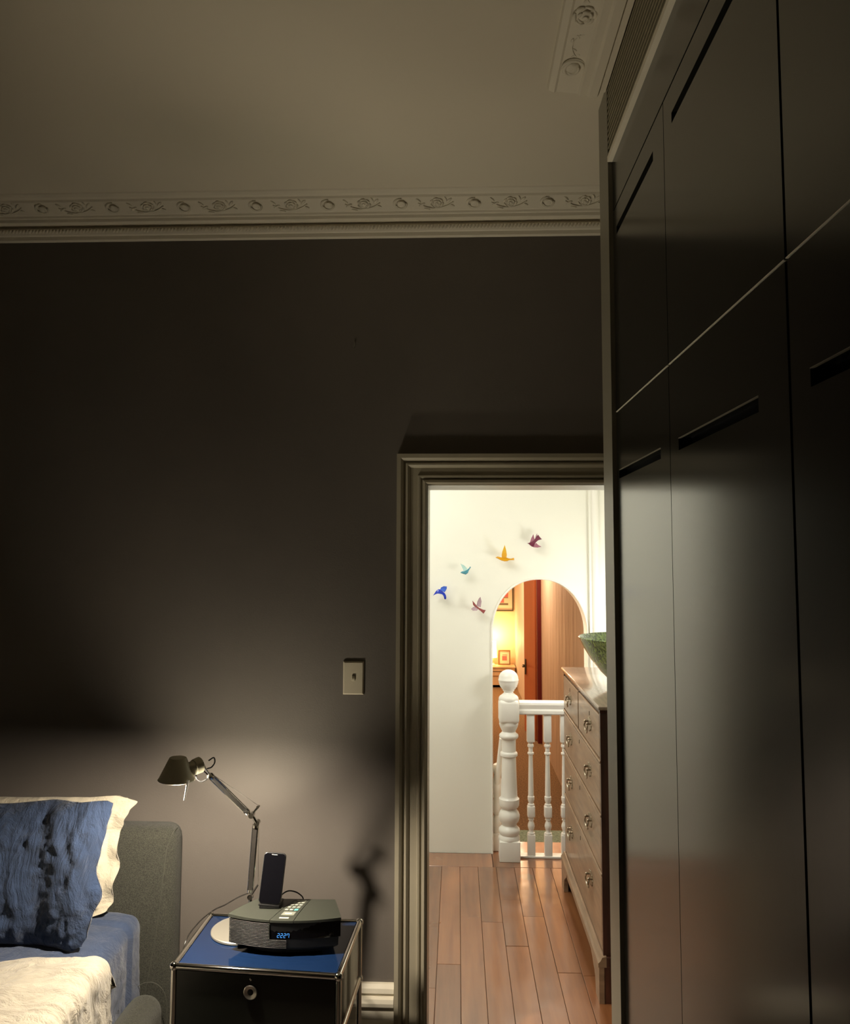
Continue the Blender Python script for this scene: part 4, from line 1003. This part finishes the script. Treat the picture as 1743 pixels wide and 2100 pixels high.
bird('yellow', 'amber yellow glass bird flying left with one tall raised wing', glass('amber glass', (.80, .42, .02), .80), glass('pale amber glass', (.85, .60, .10), .45),
     [(1010, 440), (1045, 424), (1065, 432), (1100, 438), (1165, 440), (1205, 461), (1272, 443), (1275, 476), (1205, 474), (1175, 492), (1140, 495), (1095, 484), (1045, 458)],
     [([(1100, 440), (1100, 400), (1112, 350), (1145, 262), (1163, 330), (1172, 400), (1165, 448)], .55), ([(1105, 440), (1104, 395), (1135, 360), (1163, 392), (1163, 450)], -.3)])
bird('purple', 'mauve glass bird nearest the top right, body and wings fanned upward', glass('plum glass', (.20, .045, .085), .80), glass('pale plum glass', (.50, .24, .32), .50),
     [(1468, 238), (1495, 236), (1530, 210), (1575, 188), (1630, 114), (1655, 150), (1682, 180), (1635, 185), (1592, 215), (1560, 290), (1535, 285), (1505, 262), (1490, 246)],
     [([(1505, 232), (1528, 170), (1560, 108), (1578, 190)], .5), ([(1578, 190), (1600, 130), (1622, 92), (1605, 175)], -.3), ([(1552, 294), (1590, 230), (1630, 265), (1668, 286), (1610, 298)], .3)])
bird('cyan', 'small pale turquoise glass bird between the yellow and the cobalt ones', glass('turquoise glass', (.12, .40, .50), .75), glass('clear aqua glass', (.62, .78, .78), .30),
     [(503, 656), (530, 634), (570, 632), (610, 616), (648, 566), (657, 578), (624, 628), (612, 660), (580, 682), (538, 670)],
     [([(552, 630), (530, 575), (512, 526), (560, 550), (600, 590), (606, 620)], .5), ([(560, 640), (575, 672), (600, 660), (605, 630)], .2)])
bird('blue', 'cobalt blue glass bird nearest the door frame, swooping with rounded wing', glass('cobalt glass', (.010, .040, .52), .88), glass('light cobalt glass', (.10, .24, .80), .60),
     [(102, 982), (136, 930), (165, 898), (192, 888), (232, 912), (270, 945), (285, 975), (290, 1005), (284, 1030), (260, 1030), (264, 990), (238, 962), (200, 925), (160, 950)],
     [([(205, 895), (222, 862), (262, 845), (305, 850), (300, 885), (268, 935)], .5), ([(165, 950), (190, 905), (238, 962)], .2)])
bird('pink', 'dusty pink glass bird lowest of the flock, beside the arch', glass('rose glass', (.42, .12, .12), .75), glass('pale lilac glass', (.62, .50, .56), .45),
     [(655, 1048), (684, 1080), (700, 1112), (750, 1158), (790, 1172), (836, 1178), (822, 1205), (802, 1230), (765, 1195), (720, 1158), (682, 1132), (660, 1105)],
     [([(708, 1118), (722, 1060), (745, 1015), (770, 990), (782, 1055), (768, 1140)], .5), ([(705, 1135), (660, 1135), (628, 1165), (655, 1188), (712, 1188), (730, 1162)], .3)])

# ================================================================ FAR ROOM
def framed(name, label, x0, x1, z0, z1, y, fm, wid, prints, tilt=0):
    t = thing(name, ((x0 + x1) / 2, y, z0), label, 'picture')
    bm = BM(); box(bm, x0, x0 + wid, y - .03, y, z0, z1); box(bm, x1 - wid, x1, y - .03, y, z0, z1); box(bm, x0 + wid, x1 - wid, y - .03, y, z0, z0 + wid); box(bm, x0 + wid, x1 - wid, y - .03, y, z1 - wid, z1)
    obj('frame', bm, fm, t); obj('mount', box(BM(), x0 + wid, x1 - wid, y - .012, y - .002, z0 + wid, z1 - wid), M['paper'], t)
    for (a, b, c, d, m_) in prints: obj('print', box(BM(), a, b, y - .014, y - .012, c, d), m_, t)
    return t
framed('wall_picture', 'large dark-framed abstract print on the far room wall, seen through the arch', .20, 1.075, .672, 1.75, 15.6, M['pic_dark'], .022,
       [(.78, .975, .785, .82, M['print_dark']), (.78, .895, .83, .915, M['print_pink']), (.86, .975, .935, 1.04, M['print_pink']), (.86, .975, .918, .932, M['print_dark'])])
cb = thing('cabinet', (.4, 15.3, FZ), 'low pale wooden cabinet in the far room seen under the arch', 'cabinet')
obj('body', box(BM(), -.3, 1.065, 15.12, 15.58, FZ + .05, -.345), M['pale_oak'], cb); obj('top', box(BM(), -.31, 1.075, 15.10, 15.585, -.345, -.318, .004), M['pale_oak'], cb)
for a, b in ((-.28, .37), (.39, 1.045)):
    d = obj('drawer', box(BM(), a, b, 15.10, 15.12, -.48, -.36, .003), M['pale_oak'], cb); obj('pull_slot', box(BM(), a + .25, b - .15, 15.095, 15.101, -.408, -.398), M['pic_dark'], d)
obj('plinth', box(BM(), -.28, 1.04, 15.16, 15.55, FZ, FZ + .05), M['black'], cb)
framed('small_picture', 'small brown-framed picture leaning on the far cabinet top', .772, .998, -.318, -.045, 15.42, M['pic_brown'], .020, [(.845, .935, -.24, -.155, M['print_pink']), (.85, .94, -.14, -.13, M['print_dark'])])
tl = thing('table_lamp', (.66, 15.3, -.318), 'glowing cream table lamp on the far cabinet, at the left edge of the arch', 'lamp')
obj('base', lathe(BM(), [(.06, 0), (.065, .01), (.04, .03), (.018, .05), (.018, .16)], (.66, 15.3, -.318), seg=24), M['pale_oak'], tl, smooth=True)
M['glow'] = mat('lit fabric lampshade', (.9, .7, .4), .8, emit=(1, .72, .30), estr=6.0)
obj('lamp_shade', lathe(BM(), [(.085, .0), (.065, .30)], (.66, 15.3, -.17), seg=32, caps=False), M['glow'], tl, smooth=True)
light('table_lamp_light', 'POINT', (.66, 15.3, .16), 30.0, (1.0, .66, .30), .06)
